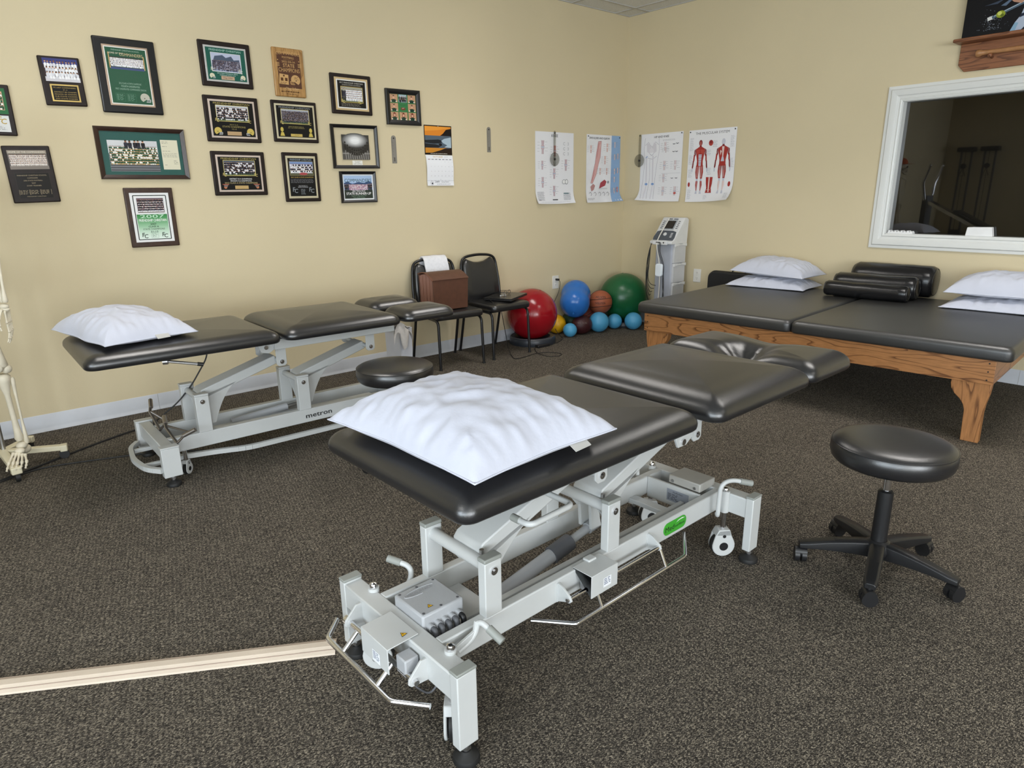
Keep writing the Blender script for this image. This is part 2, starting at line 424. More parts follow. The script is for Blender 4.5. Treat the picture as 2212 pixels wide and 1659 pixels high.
class Print:
    """flat ink shapes in local x (right), y (up); layers rise by a hair so that they never coincide"""
    def __init__(s, z=0.0, step=3e-5): s.v = []; s.f = []; s.c = []; s.z = z; s.step = step
    def _a(s, pts, fs, col, z=None):
        n = len(s.v); zz = s.z if z is None else z
        s.v += [(p[0], p[1], zz) for p in pts]
        c = (*lin(col), 1)
        for f in fs: s.f.append(tuple(i + n for i in f)); s.c.append(c)
    def up(s): s.z += s.step
    def rect(s, x0, y0, x1, y1, col, nx=1, ny=1):
        s.up()
        pts = [(x0 + (x1 - x0) * i / nx, y0 + (y1 - y0) * j / ny) for j in range(ny + 1) for i in range(nx + 1)]
        s._a(pts, [(j * (nx + 1) + i, j * (nx + 1) + i + 1, (j + 1) * (nx + 1) + i + 1, (j + 1) * (nx + 1) + i) for j in range(ny) for i in range(nx)], col)
        return s
    def poly(s, pts, col): s.up(); s._a(pts, [tuple(range(len(pts)))], col); return s
    def disc(s, x, y, r, col, ry=None, seg=14):
        s.up(); ry = ry or r
        s._a([(x + r * cos(2 * pi * k / seg), y + ry * sin(2 * pi * k / seg)) for k in range(seg)], [tuple(range(seg))], col); return s
    def line(s, pts, w, col):
        s.up()
        for a, b in zip(pts, pts[1:]):
            dx, dy = b[0] - a[0], b[1] - a[1]; l = sqrt(dx * dx + dy * dy) or 1; nx, ny = -dy / l * w / 2, dx / l * w / 2
            s._a([(a[0] + nx, a[1] + ny), (a[0] - nx, a[1] - ny), (b[0] - nx, b[1] - ny), (b[0] + nx, b[1] + ny)], [(0, 1, 2, 3)], col)
        return s
    def frame(s, x0, y0, x1, y1, w, col):
        return s.line([(x0, y0), (x1, y0)], w, col).line([(x1, y0), (x1, y1)], w, col).line([(x1, y1), (x0, y1)], w, col).line([(x0, y1), (x0, y0)], w, col)
    def text(s, t, x, y, h, col, width=None, bold=0.0, shear=0.0, align='c', arch=0.0):
        vs, fs, x0, x1, y0, y1 = text_poly(t, bold, shear)
        k = h / 0.72; kx = k
        if width: kx = width / max(x1 - x0, 1e-6)
        w = (x1 - x0) * kx
        ox = x - w / 2 if align == 'c' else (x if align == 'l' else x - w)
        s.up()
        def m(v):
            px = ox + (v[0] - x0) * kx; py = y + v[1] * k
            if arch: u = (px - x) / (w / 2); py = y + (v[1] * k) * (1 + arch * .6 * (1 - u * u)) + arch * h * (1 - u * u) * .6
            return (px, py)
        s._a([m(v) for v in vs], fs, col); return s
    def lines(s, x0, x1, y0, n, dy, w, col, seed=1, ragged=.3):
        """unreadably small print as thin dashes"""
        r = random.Random(seed); s.up()
        for i in range(n):
            y = y0 - i * dy; x = x0; e = x1 - (x1 - x0) * ragged * r.random()
            while x < e:
                l = min(r.uniform(.006, .018), e - x); s._a([(x, y), (x + l, y), (x + l, y + w), (x, y + w)], [(0, 1, 2, 3)], col); x += l + .004
        return s
    def team(s, x0, y0, x1, y1, rows, n, jersey, pants, seed=1, skin=('#b98d6e', '#8a5d43', '#d0a588'), hair='#2b211c', tall=1.0):
        r = random.Random(seed); W_ = x1 - x0; H_ = (y1 - y0)
        if n > 6: n = int(n * 1.45); rows = rows + (1 if rows > 2 else 0)
        s.up(); z = s.z
        for q in range(rows):
            row = rows - 1 - q                      # back row first
            m = n - (row % 2); ph = H_ / (rows * .62 + .38) * tall
            yb = y0 + (H_ - ph) * (row / max(rows - 1, 1))
            z += s.step * .5
            for i in range(m):
                cx = x0 + W_ * (i + .5 + r.uniform(-.12, .12)) / m; pw = W_ / m * .52; jy = yb + r.uniform(-.03, .03) * ph
                sk = r.choice(skin); jc = r.choice(jersey); pc = r.choice(pants)
                s._a([(cx - pw * .75, jy), (cx + pw * .75, jy), (cx + pw * .8, jy + ph * .38), (cx - pw * .8, jy + ph * .38)], [(0, 1, 2, 3)], pc, z)
                s._a([(cx - pw * .9, jy + ph * .33), (cx + pw * .9, jy + ph * .33), (cx + pw * .95, jy + ph * .68), (cx + pw * .4, jy + ph * .76), (cx - pw * .4, jy + ph * .76), (cx - pw * .95, jy + ph * .68)], [tuple(range(6))], jc, z + s.step * .2)
                hr = min(pw * .55, ph * .14)
                s._a([(cx + hr * cos(2 * pi * k / 7), jy + ph * .88 + hr * 1.2 * sin(2 * pi * k / 7)) for k in range(7)], [tuple(range(7))], sk, z + s.step * .3)
                s._a([(cx + hr * cos(pi * k / 4), jy + ph * .91 + hr * 1.15 * sin(pi * k / 4)) for k in range(5)], [tuple(range(5))], hair if r.random() < .8 else '#6b4a2c', z + s.step * .4)
        s.z = z + s.step
        return s
    def helmet(s, x, y, r, shell, flip=1, mask='#c9c9c9'):
        s.poly([(x + flip * r * cos(radians(a)), y + r * sin(radians(a))) for a in range(-20, 231, 18)] + [(x - flip * .5 * r, y - r * .85), (x + flip * .25 * r, y - .35 * r)], shell)
        s.line([(x + flip * .35 * r, y - .35 * r), (x + flip * 1.15 * r, y - .3 * r), (x + flip * 1.1 * r, y - .85 * r), (x + flip * .2 * r, y - .85 * r)], r * .13, mask)
        s.line([(x + flip * .3 * r, y - .6 * r), (x + flip * 1.1 * r, y - .58 * r)], r * .1, mask)
        s.disc(x - flip * .1 * r, y - .1 * r, r * .12, '#333333'); return s
    def logo_fc(s, x, y, h, col):
        s.text('F', x - h * .28, y, h, col, bold=.01, shear=.1); s.text('C', x + h * .28, y - h * .3, h * .95, col, bold=.01, shear=.1); return s
    def build(s, name, parent, mat=None, deform=None, loc=(0, 0, 0)):
        me = bpy.data.meshes.new(name)
        vs = s.v if deform is None else [deform(*v) for v in s.v]
        me.from_pydata(vs, [], s.f)
        at = me.color_attributes.new('Ink', 'FLOAT_COLOR', 'CORNER')
        d = []
        for f, c in zip(s.f, s.c): d += list(c) * len(f)
        at.data.foreach_set('color', d)
        me.materials.append(mat or PRINT)
        o = bpy.data.objects.new(name, me); COL.objects.link(o); o.parent = parent; o.location = loc
        return o

# ================================================================== THE ROOM
fl = MB().box(X0 - .1, XW + .12, Y0 - .1, YW + .12, -0.08, 0.0).build('floor', CARPET, smooth=0)
tag(fl, 'dark brown and beige flecked loop pile carpet floor', kind='structure')
def wall_panels(name, label, axis, plane, thick, a0, a1, holes):
    """a wall with rectangular openings, joined from slabs"""
    mb = MB()
    def slab(p, q, z0, z1):
        if q - p < 1e-4 or z1 - z0 < 1e-4: return
        lo, hi = sorted((plane, plane + thick))
        if axis == 'x': mb.box(lo, hi, p, q, z0, z1)
        else: mb.box(p, q, lo, hi, z0, z1)
    cur = a0
    for (h0, h1, z0, z1) in sorted(holes):
        slab(cur, h0, 0, ZC + .1); slab(h0, h1, 0, z0); slab(h0, h1, z1, ZC + .1); cur = h1
    slab(cur, a1, 0, ZC + .1)
    o = mb.build(name, WALL, smooth=0)
    return tag(o, label, kind='structure')
wall_panels('wall_left', 'tan painted wall covered with plaques and framed team pictures', 'y', YW, .12, X0 - .12, XW + .12, [])
WIN = (0.62, 2.135, 1.017, 1.99)
wall_panels('wall_right', 'tan painted wall with interior window above the mat table', 'x', XW, .12, Y0 - .12, YW, [WIN])
wall_panels('wall_back', 'tan painted wall behind the viewer with two daylight windows', 'y', Y0, -.12, X0 - .12, XW + .12, WINS_BACK)
wall_panels('wall_side', 'tan painted wall with daylight window across from interior window', 'x', X0, -.12, Y0, YW, WIN_SIDE)

# ceiling: slab above, then the grid and one object per tile
ce = tag(MB().box(X0 - .1, XW + .1, Y0 - .1, YW + .1, ZC + .02, ZC + .1).build('ceiling', CEIL_BAR, smooth=0), 'suspended ceiling of white mineral tiles in a metal grid', kind='structure')
gx = [5.53 - .61 * k for k in range(18)]; gx = [x for x in gx if x > X0 + .05]; gx = sorted(gx + [XW, X0])
gy = [4.55 - .61 * k for k in range(20)]; gy = [y for y in gy if y > Y0 + .05]; gy = sorted(gy + [YW, Y0])
tile_mesh = {}
def is_lamp(x0, x1, y0, y1):
    cx, cy = (x0 + x1) / 2, (y0 + y1) / 2
    return any(abs(cx - lx) < .30 and abs(cy - ly) < .60 for lx, ly in LAMPS)
for i in range(len(gx) - 1):
    for j in range(len(gy) - 1):
        if is_lamp(gx[i], gx[i + 1], gy[j], gy[j + 1]): continue
        w, h = gx[i + 1] - gx[i] - .024, gy[j + 1] - gy[j] - .024
        if w < .02 or h < .02: continue
        k = (round(w, 3), round(h, 3))
        if k not in tile_mesh:
            o = MB().box(-w / 2, w / 2, -h / 2, h / 2, 0.004, .018).build('ceiling_tile', CEIL_TILE, ce, smooth=0); tile_mesh[k] = o.data
        else:
            o = bpy.data.objects.new('ceiling_tile', tile_mesh[k]); COL.objects.link(o); o.parent = ce
        o.location = ((gx[i] + gx[i + 1]) / 2, (gy[j] + gy[j + 1]) / 2, ZC)
for x in gx: MB().box(x - .012, x + .012, Y0, YW, ZC - .003, ZC + .016).build('grid_bar', CEIL_BAR, ce, smooth=0)
for y in gy: MB().box(X0, XW, y - .012, y + .012, ZC - .0035, ZC + .0155).build('grid_bar', CEIL_BAR, ce, smooth=0)
DIFF = bpy.data.materials.new('lamp_diffuser_glow'); DIFF.use_nodes = True
_b = DIFF.node_tree.nodes['Principled BSDF']; _b.inputs['Emission Color'].default_value = (1, .95, .88, 1); _b.inputs['Emission Strength'].default_value = 4.0
for i, (lx, ly) in enumerate(LAMPS):
    where = ['between balls and far table', 'over far treatment table', 'above the front edge of mat table', 'to the left of the viewer', 'behind viewer towards right wall', 'behind viewer towards side wall'][i]
    t = empty('ceiling_light', (lx, ly, ZC), label='recessed white ceiling light panel ' + where, cat='ceiling light', group='recessed ceiling lights')
    MB().box(-.29, .29, -.595, .595, -.002, .018).build('diffuser', DIFF, t, smooth=0)
    fb = MB(); fb.box(-.305, .305, -.61, -.59, -.006, .019).box(-.305, .305, .59, .61, -.006, .019).box(-.305, -.285, -.59, .59, -.006, .019).box(.285, .305, -.59, .59, -.006, .019)
    fb.build('lamp_frame', CEIL_BAR, t, smooth=0)

# skirting: cove vinyl, butt-jointed lengths
def skirting(name, label, axis, plane, sgn, a0, a1, seams):
    root = empty(name); tag(root, label, kind='structure')
    cuts = [a0] + seams + [a1]
    for p, q in zip(cuts, cuts[1:]):
        prof = [(0, 0), (.013, 0), (.012, .006), (.006, .014), (.004, .025), (.004, .100), (.002, .106), (0, .106)]
        mb = MB()
        if axis == 'y': poly = [(plane + sgn * d, z) for d, z in prof]; mb.prism(poly, 'x', p + .0008, q - .0008)
        else: poly = [(plane + sgn * d, z) for d, z in prof]; mb.prism(poly, 'y', p + .0008, q - .0008)
        mb.build('skirting_length', BASEB, root, smooth=30)
    return root
skirting('baseboard_left', 'pale grey vinyl skirting along the picture wall', 'y', YW, -1, X0, XW - .014, [-2.4, -1.2, -.1, .995, 2.09, 3.31, 4.53])
skirting('baseboard_right', 'pale grey vinyl skirting along the interior window wall', 'x', XW, -1, Y0, YW - .0, [-4.4, -2.9, -1.3, -.1, 1.1, 2.3, 3.5])
skirting('baseboard_back', 'pale grey vinyl skirting behind the viewer', 'y', Y0, 1, X0 + .014, XW - .014, [-2.2, -.8, .7, 2.2, 3.7])
skirting('baseboard_side', 'pale grey vinyl skirting along the pulley wall', 'x', X0, 1, Y0 + .014, YW - .014, [-4.1, -2.6, -1.1, .4, 1.9, 3.4])

# interior window in the right wall: stepped white casing, jamb, pane, dark room behind
CASING = M('white_casing_paint', '#dcddda', .35, var=(3, .01))
w1 = empty('window_1'); tag(w1, 'wide interior window with stepped white casing and dark glass', kind='structure')
y0, y1, z0, z1 = WIN
cas = [(-.002, .012), (.012, .016), (.018, .010), (.034, .013), (.040, .019), (.066, .024), (.078, .024), (.086, .016), (.106, .014), (.108, .0)]
def casing_bar(kind):
    """profile (distance outward from opening, projection) swept along one side with mitred ends"""
    vs = []; n = len(cas) + 1
    pr = cas + [(-.002, 0)]
    for d, p in pr:
        if kind == 'top': a, b = (XW - p, y1 + d, z1 + d), (XW - p, y0 - d, z1 + d)
        elif kind == 'bottom': a, b = (XW - p, y1 + d, z0 - d), (XW - p, y0 - d, z0 - d)
        elif kind == 'left': a, b = (XW - p, y1 + d, z1 + d), (XW - p, y1 + d, z0 - d)
        else: a, b = (XW - p, y0 - d, z1 + d), (XW - p, y0 - d, z0 - d)
        vs += [a, b]
    fs = [(2 * i, 2 * i + 1, 2 * ((i + 1) % n) + 1, 2 * ((i + 1) % n)) for i in range(n)] + [tuple(2 * i for i in range(n)), tuple(2 * i + 1 for i in range(n))[::-1]]
    MB().add(vs, fs).build('window_casing', CASING, w1, smooth=25)
for k in ('top', 'bottom', 'left', 'right'): casing_bar(k)
jb = MB(); t_ = .006
jb.box(XW, XW + .13, y0, y0 + t_, z0, z1).box(XW, XW + .13, y1 - t_, y1, z0, z1).box(XW, XW + .13, y0, y1, z0, z0 + t_).box(XW, XW + .13, y0, y1, z1 - t_, z1)
jb.build('window_jamb', CASING, w1, smooth=0)
MB().box(XW + .066, XW + .070, y0 + t_, y1 - t_, z0 + t_, z1 - t_).build('window_pane', WPANE, w1, smooth=0)
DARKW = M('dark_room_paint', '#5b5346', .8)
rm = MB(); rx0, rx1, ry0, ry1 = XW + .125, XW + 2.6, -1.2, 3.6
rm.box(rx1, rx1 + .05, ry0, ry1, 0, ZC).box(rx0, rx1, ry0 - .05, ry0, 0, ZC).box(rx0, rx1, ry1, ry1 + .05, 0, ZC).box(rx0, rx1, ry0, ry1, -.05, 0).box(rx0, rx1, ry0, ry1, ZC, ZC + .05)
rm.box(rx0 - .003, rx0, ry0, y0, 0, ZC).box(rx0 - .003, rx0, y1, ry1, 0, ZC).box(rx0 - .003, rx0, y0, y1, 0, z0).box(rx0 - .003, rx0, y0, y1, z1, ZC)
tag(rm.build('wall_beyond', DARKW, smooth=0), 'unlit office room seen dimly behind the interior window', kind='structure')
bx = empty('tissue_box', (XW + .034, 1.505, z0 + t_), (0, 0, radians(1)), 'small white box on the interior window sill', 'box')
MB().prism([(-.085, 0), (.085, 0), (.078, .062), (-.072, .066)], 'x', -.026, .026).build('box_body', M('white_card', '#e8e8e8', .6), bx, bevel=.004)
MB().box(-.02, .02, -.05, .05, .0605, .0645).build('box_slot', M('grey_card', '#bcbcc0', .7), bx)
py = empty('slatted_tray', (XW + .034, 2.03, z0 + t_), (0, 0, 0), 'short white slatted tray at the left end of the sill', 'tray')
MB().box(-.026, .026, -.09, .09, 0, .012).build('tray_base', M('white_card', '#e8e8e8', .6), py, bevel=.002)
for k in range(8): MB().box(-.024, .024, -.085 + k * .0225, -.085 + k * .0225 + .013, .012, .02 + .004 * (k % 2)).build('tray_rib', M('white_card', '#e8e8e8', .6), py)

# daylight windows behind the viewer
def outer_window(n, axis, plane, hole):
    a, b, c, d = hole; r = empty('window_%d' % n); tag(r, 'white framed daylight window behind the viewer', kind='structure')
    def bar(p, q, z0_, z1_):
        m = MB()
        if axis == 'y': m.box(p, q, plane - .09, plane - .04, z0_, z1_)
        else: m.box(plane - .09, plane - .04, p, q, z0_, z1_)
        m.build('window_frame', CASING, r, smooth=0)
    bar(a, b, c, c + .05); bar(a, b, d - .05, d); bar(a, a + .05, c + .05, d - .05); bar(b - .05, b, c + .05, d - .05); bar((a + b) / 2 - .02, (a + b) / 2 + .02, c + .05, d - .05)
outer_window(2, 'y', Y0, WINS_BACK[0]); outer_window(3, 'y', Y0, WINS_BACK[1]); outer_window(4, 'x', X0, WIN_SIDE[0]); outer_window(5, 'x', X0, WIN_SIDE[1])

# wall sockets
def socket(name, loc, rz, label):
    t = empty(name, loc, (pi / 2, 0, rz), label, 'outlet')
    IV = M('socket_white', '#e3e0d8', .4)
    MB().box(-.043, .043, -.065, .065, 0, .006).build('plate', IV, t, bevel=.003)
    for s in (-1, 1):
        o = MB().prism([(.017 * cos(a) if abs(cos(a)) < .93 else .0158 * (1 if cos(a) > 0 else -1), s * .027 + .019 * sin(a)) for a in [2 * pi * k / 18 for k in range(18)]], 'z', .004, .0085).build('receptacle', IV, t)
        for dx, h in ((-.006, .0075), (.006, .0095)):
            MB().box(dx - .0012, dx + .0012, s * .027 - h / 2 + .004, s * .027 + h / 2 + .004, .007, .0088).build('slot', BLACKPL, o)
        MB().cyl((0, s * .027 - .009, .007), (0, s * .027 - .009, .0088), .0025, 8).build('slot', BLACKPL, o)
    MB().cyl((0, 0, .005), (0, 0, .0072), .003, 10).build('screw', STEEL, t)
    return t
socket('wall_outlet', (4.729, YW, .495), 0, 'white duplex outlet above blue ball with black plug in it')
socket('wall_outlet', (XW, 3.823, .551), -pi / 2, 'white duplex outlet to the right of the therapy cart')

# ================================================================== TREATMENT TABLES
def lettering(name, s, h, mat, parent, loc, rot, depth=.0006, width=None, bold=0.0, shear=0.0):
    vs, fs, x0, x1, y0_, y1_ = text_poly(s, bold, shear); k = h / .72; kx = width / (x1 - x0) if width else k
    P = [((v[0] - x0) * kx - (x1 - x0) * kx / 2, v[1] * k, depth) for v in vs]
    me = bpy.data.meshes.new(name); me.from_pydata(P, [], fs); me.materials.append(mat)
    o = bpy.data.objects.new(name, me); COL.objects.link(o); o.parent = parent; o.location = loc; o.rotation_euler = rot
    return o
BLACKINK = M('black_ink', (.012, .012, .012), .5)
NEG_V = (pi / 2, 0, 0)                       # lettering that faces -y of its parent
NEG_U = (pi / 2, 0, -pi / 2)                 # lettering that faces -x of its parent

def caster(root, u, v, r, white=True, ang=0.3, stem_top=.19):
    hm = WHITE if white else BLACKPL
    c = empty_part = MB()
    # twin shell housing: rounded drop profile, extruded
    prof = []
    for k in range(15):
        a = radians(160 + 225 * k / 14); prof.append((r * .93 * cos(a), r + r * .93 * sin(a)))
    prof += [(r * .62, 1.85 * r), (r * .45, 2.38 * r), (-r * .45, 2.38 * r), (-r * .72, 1.9 * r)]
    # two half shells either side of the wheel
    hs = MB()
    for s in (-1, 1): hs.prism(prof, 'y', s * r * .30, s * r * .48)
    hs.prism([(-r * .72, 1.9 * r), (r * .62, 1.85 * r), (r * .45, 2.4 * r), (-r * .45, 2.4 * r)], 'y', -r * .48, r * .48)
    h = hs.build('caster', hm, root, (u, v, 0), (0, 0, ang), bevel=.003)
    MB().lathe([(r * .55, -r * .24), (r * .97, -r * .20), (r, 0), (r * .97, r * .20), (r * .55, r * .24)], (0, 0, r), 24, 'y').build('wheel', RUBBER, h)
    for s in (-1, 1):
        MB().cyl((0, s * r * .44, r * .95), (0, s * r * .5, r * .95), r * .36, 16).build('hub_cap', BLACKPL if white else DKGREY, h)
        MB().cyl((0, s * r * .44, r * 1.85), (0, s * r * .5, r * 1.85), r * .14, 12).build('brake_rivet', BLACKPL, h)
    MB().cyl((0, 0, 2.35 * r), (0, 0, stem_top), .011, 12).build('stem', CHROME, h)
    return h

def exam_base(root, lu, lv, ltop, lcu, lcv, rv, rtop, rh, rw, posts, ptop, pcu, pcv, capm, oy=0.0):
    for s in (-1, 1):
        MB().box(s * lu - .028, s * lu + .028, -lv, lv, rtop - rh, rtop).build('cross_beam', WHITE, root, bevel=.004)
        for t in (-1, 1):
            lo = .052
            l = MB().box(s * lu - lcu, s * lu + lcu, t * lv - lcv, t * lv + lcv, lo, ltop - .008).build('leg', WHITE, root, bevel=.003)
            MB().box(s * lu - lcu - .001, s * lu + lcu + .001, t * lv - lcv - .001, t * lv + lcv + .001, ltop - .008, ltop).build('leg_cap', capm, l, bevel=.0025)
            fp = MB().lathe([(.034, 0), (.036, .006), (.033, .016), (.016, .026), (.012, .030)], (s * lu, t * lv, 0), 24).build('foot_pad', RUBBER, l)
            MB().cyl((s * lu, t * lv, .028), (s * lu, t * lv, .055), .008, 10).lathe([(.014, .036), (.014, .045)], (s * lu, t * lv, 0), 6).build('levelling_screw', STEEL, l)
    for t in (-1, 1):
        MB().box(-lu + .026, lu - .026, t * rv - rw, t * rv + rw, rtop - rh, rtop).build('base_rail', WHITE, root, bevel=.004)
        for pu in posts:
            p = MB().box(pu - pcu, pu + pcu, t * rv - pcv, t * rv + pcv, rtop - .002, ptop - .012).build('upright', WHITE, root, bevel=.003)
            MB().box(pu - pcu - .001, pu + pcu + .001, t * rv - pcv - .001, t * rv + pcv + .001, ptop - .012, ptop).build('upright_cap', capm, p, bevel=.003)
            w = t * rv + t * (pcv + .0005)
            MB().lathe([(.0105, 0), (.0105, .004), (.007, .007), (.003, .008)], (pu, w, ptop - .042), 16, 'y') if False else None
            b = MB(); b.tube([(pu, w - t * .001, ptop - .04), (pu, w + t * .005, ptop - .04)], .0115, 14).tube([(pu, w + t * .005, ptop - .04), (pu, w + t * .009, ptop - .04)], .006, 6)
            b.build('bolt', CHROME, p)

def lift_arm(root, u0, z0, u1, z1, wv, thick, gus, wf=.035):
    d = Vector((u1 - u0, 0, z1 - z0)); n = Vector((-d.z, 0, d.x)).normalized()
    mb = MB(); h = thick / 2
    poly = [(u0 + .006, z0 + h * .55), (u0 + n.x * h + .03, z0 + n.z * h + .008), (u1 + n.x * h, z1 + n.z * h), (u1 - n.x * h, z1 - n.z * h), (u0 - n.x * h + .01, z0 - n.z * h)]
    mb.prism(poly, 'y', -wv, wf)
    a = mb.build('lift_arm', WHITE, root, bevel=.004)
    for va, vb in ((-wv, -wv + .006), (wf - .006, wf)): MB().prism(gus, 'y', va, vb).build('gusset', WHITE, a, bevel=.0015)
    return a
def gusset_poly(u0, z0, u1, z1, zb, span=.5):
    dx, dz = u1 - u0, z1 - z0
    p = [(u0 - .015, z0 - .005), (u0 + dx * span, z0 + dz * span - .012)]
    e = (u0 + .075, zb); c = (u0 + .13, z0 - .005 + dz * .15)
    q = [((1 - t) ** 2 * p[1][0] + 2 * t * (1 - t) * c[0] + t * t * e[0], (1 - t) ** 2 * p[1][1] + 2 * t * (1 - t) * c[1] + t * t * e[1]) for t in [k / 8 for k in range(9)]]
    return [p[0]] + q + [(u0 + .025, zb)]
def bracket(root, u, v, z0, z1, w, bz):
    b = MB().prism([(u - w, z1), (u + w, z1), (u + w, z0 + .012), (u + w - .012, z0), (u - w + .012, z0), (u - w, z0 + .012)], 'y', v - .004, v + .004).build('hinge_bracket', WHITE, root, bevel=.0015)
    s = -1 if v < 0 else 1
    MB().tube([(u, v, bz), (u, v + s * .009, bz)], .0115, 14).tube([(u, v + s * .009, bz), (u, v + s * .013, bz)], .006, 6).build('bolt', CHROME, b)

# ---------------- front table
T1 = empty('treatment_table', (1.475, 1.399, 0), (0, 0, radians(1.0)), 'front treatment table with green logo, grey control box and chrome foot bars', 'treatment table')
exam_base(T1, .69, .275, .275, .030, .0155, .137, .262, .078, .0155, (-.485, .022), .438, .0295, .0155, GREYCAP)
for pu in (-.485, .022): MB().cyl((pu, -.122, .400), (pu, .122, .400), .019, 18).build('axle', WHITE, T1)
for pu in (-.485, .022):
    lift_arm(T1, pu, .408, pu + .415, .556, .085, .055, gusset_poly(pu, .40, pu + .415, .556, .345, .52))
    MB().cyl((pu + .415, -.165, .556), (pu + .415, .165, .556), .013, 12).build('axle', WHITE, T1)
    for s in (-1, 1): bracket(T1, pu + .415, s * .168, .532, .625, .027, .556)
    MB().tube([(pu + .005, -.098, .425), (pu + .005, -.098, .437)], .007, 8).build('bolt', STEEL, T1)
for s in (-1, 1):
    MB().box(-.17, .90, s * .19 - .016, s * .19 + .016, .618, .655).build('top_frame_rail', WHITE, T1, bevel=.003)
    MB().box(-.66, -.17, s * .19 - .012, s * .19 + .012, .633, .668).build('top_frame_rail', WHITE, T1, bevel=.003)
    MB().prism([(.25, .622), (.36, .622), (.355, .585), (.315, .56), (.27, .56), (.255, .59)], 'y', s * .205 - .005, s * .205 + .005).build('backrest_hinge', WHITE, T1, bevel=.002)
    MB().tube([(.292, s * .21, .577), (.292, s * .217, .577)], .011, 12).build('bolt', CHROME, T1)
for x in (-.15, .26, .88): MB().box(x - .015, x + .015, -.19, .19, .622, .65).build('top_frame_bar', WHITE, T1, bevel=.003)
cushion(MB(), .463, .327, .075, .040, .050, .012, rx=.095, m=12, nr=10).build('leg_cushion', VINYL, T1, (-.247, 0, .668), smooth=75)
cushion(MB(), .322, .347, .080, .050, .056, .016, rx=.115, m=12, nr=10).build('seat_cushion', VINYL, T1, (.598, 0, .668), smooth=75)
def head_def(x, y, z):
    d = math.exp(-((x + .085) / .085) ** 2 - (y / .075) ** 2); val = math.exp(-(y / .10) ** 2) * .018
    f = max(0.0, (z - .03) / .05)
    dz = -(.075 * d + val) * min(f, 1.0)
    wr = .004 * sin(atan2(y, x + .085) * 9) * math.exp(-(((x + .085) ** 2 + y * y) / .014)) * min(f, 1)
    return (x, y, z + dz + wr)
hc = cushion(MB(), .187, .340, .080, .055, .056, .010, rx=.085, m=14, nr=16, k=8, deform=head_def).build('head_cushion', VINYL, T1, (1.118, 0, .664), smooth=75)
MB().lathe([(.034, 0), (.036, .002)], (-.085, 0, .0125), 20).build('breathing_hole', M('hole_black', (.003, .003, .003), .9), hc)
for s in (-1, 1): MB().box(.90, 1.20, s * .10 - .01, s * .10 + .01, .642, .664).build('head_support', DKGREY, T1, bevel=.002)
# white side handle loop under the leg cushion
h_ = MB().tube(rounded([(-.268, -.11, .55), (-.267, -.238, .55), (-.434, -.245, .55), (-.436, -.205, .55)], .022, 5), .0085, 12).build('side_handle', WHITE, T1)
MB().cyl((-.436, -.207, .55), (-.4365, -.178, .55), .0105, 12).build('grip', GREYCAP, h_)
# control box with plugs
cb = MB().box(-.662, -.524, -.066, .076, .225, .292).build('control_box', GREYPL, T1, bevel=.006)
lettering('lettering', 'MEDSURFACE', .012, M('embossed_grey', '#8d8f93', .4), cb, (-.598, .036, .2925), (0, 0, 0), width=.082)
_el = [(-.596 + .052 * cos(a), .042 + .014 * sin(a), .2926) for a in [2 * pi * k / 28 for k in range(29)]]
MB().tube(_el[2:22], .0010, 6).build('embossed_oval', GREYPL, cb)
for (x, y) in ((-.65, .064), (-.65, -.054), (-.536, .064), (-.536, -.054), (-.593, .064), (-.593, -.054)): MB().cyl((x, y, .289), (x, y, .2926), .0042, 10).build('screw', DKGREY, cb)
def warn(parent, loc, rot, s):
    YL = M('warning_yellow', '#e8b520', .5)
    o = MB().add([(-s, -s * .6, .0004), (s, -s * .6, .0004), (0, s * 1.1, .0004)], [(0, 1, 2)]).build('warning_sticker', BLACKINK, parent, loc, rot, smooth=0)
    MB().add([(-s * .78, -s * .48, .0008), (s * .78, -s * .48, .0008), (0, s * .85, .0008)], [(0, 1, 2)]).build('sticker_yellow', YL, o, smooth=0)
    MB().add([(-.08 * s, -.2 * s, .0012), (.08 * s, -.25 * s, .0012), (.02 * s, .1 * s, .0012), (.14 * s, .12 * s, .0012), (-.04 * s, .55 * s, .0012), (-.16 * s, .1 * s, .0012)], [tuple(range(6))]).build('sticker_bolt', BLACKINK, o, smooth=0)
warn(cb, (-.618, -.036, .2922), (0, 0, 0), .009)
for k in range(5):
    px = -.642 + k * .0235
    g = DKGREY if k < 4 else BLACKPL
    b = MB().cyl((px, -.064, .255), (px, -.082, .255), .0105, 14).build('plug', GREYPL, cb)
    MB().tube(rounded([(px, -.080, .256), (px, -.096, .256), (px, -.097, .215), (px + .004, -.085, .19)], .012, 4), [.0085] * 4 + [.008] * 4 + [.004] * 4 if False else .008, 12).build('plug_boot', g, b)
# near-end foot pedal: cover, hinge plates, chrome rod and bar
pc = MB().prism([(-.786, .190), (-.783, .190), (-.783, .2625), (-.690, .2655), (-.690, .2685), (-.786, .2655)], 'y', -.086, .048).build('pedal_cover', WHITE, T1, bevel=.0015)
warn(pc, (-.722, -.062, .2682), (0, 0, .2), .010)
def info_sticker(parent, loc, rot, w, h, rows, base='#e6e8ec', ink='#4a5a78'):
    p = Print(); p.rect(-w / 2, -h / 2, w / 2, h / 2, base); p.lines(-w * .42, w * .42, h * .32, rows, h * .72 / rows, h * .72 / rows * .45, ink, 3, .2)
    o = p.build('info_sticker', parent, PRINT, loc=loc); o.rotation_euler = rot
info_sticker(pc, (-.7866, -.028, .213), NEG_U, .038, .034, 5)
for v in (.165, -.158):
    MB().prism([(-.716, .185), (-.716, .25), (-.735, .25), (-.772, .212), (-.774, .198), (-.766, .190), (-.752, .188)], 'y', v - .0035, v + .0035).build('pedal_bracket', WHITE, T1, bevel=.001)
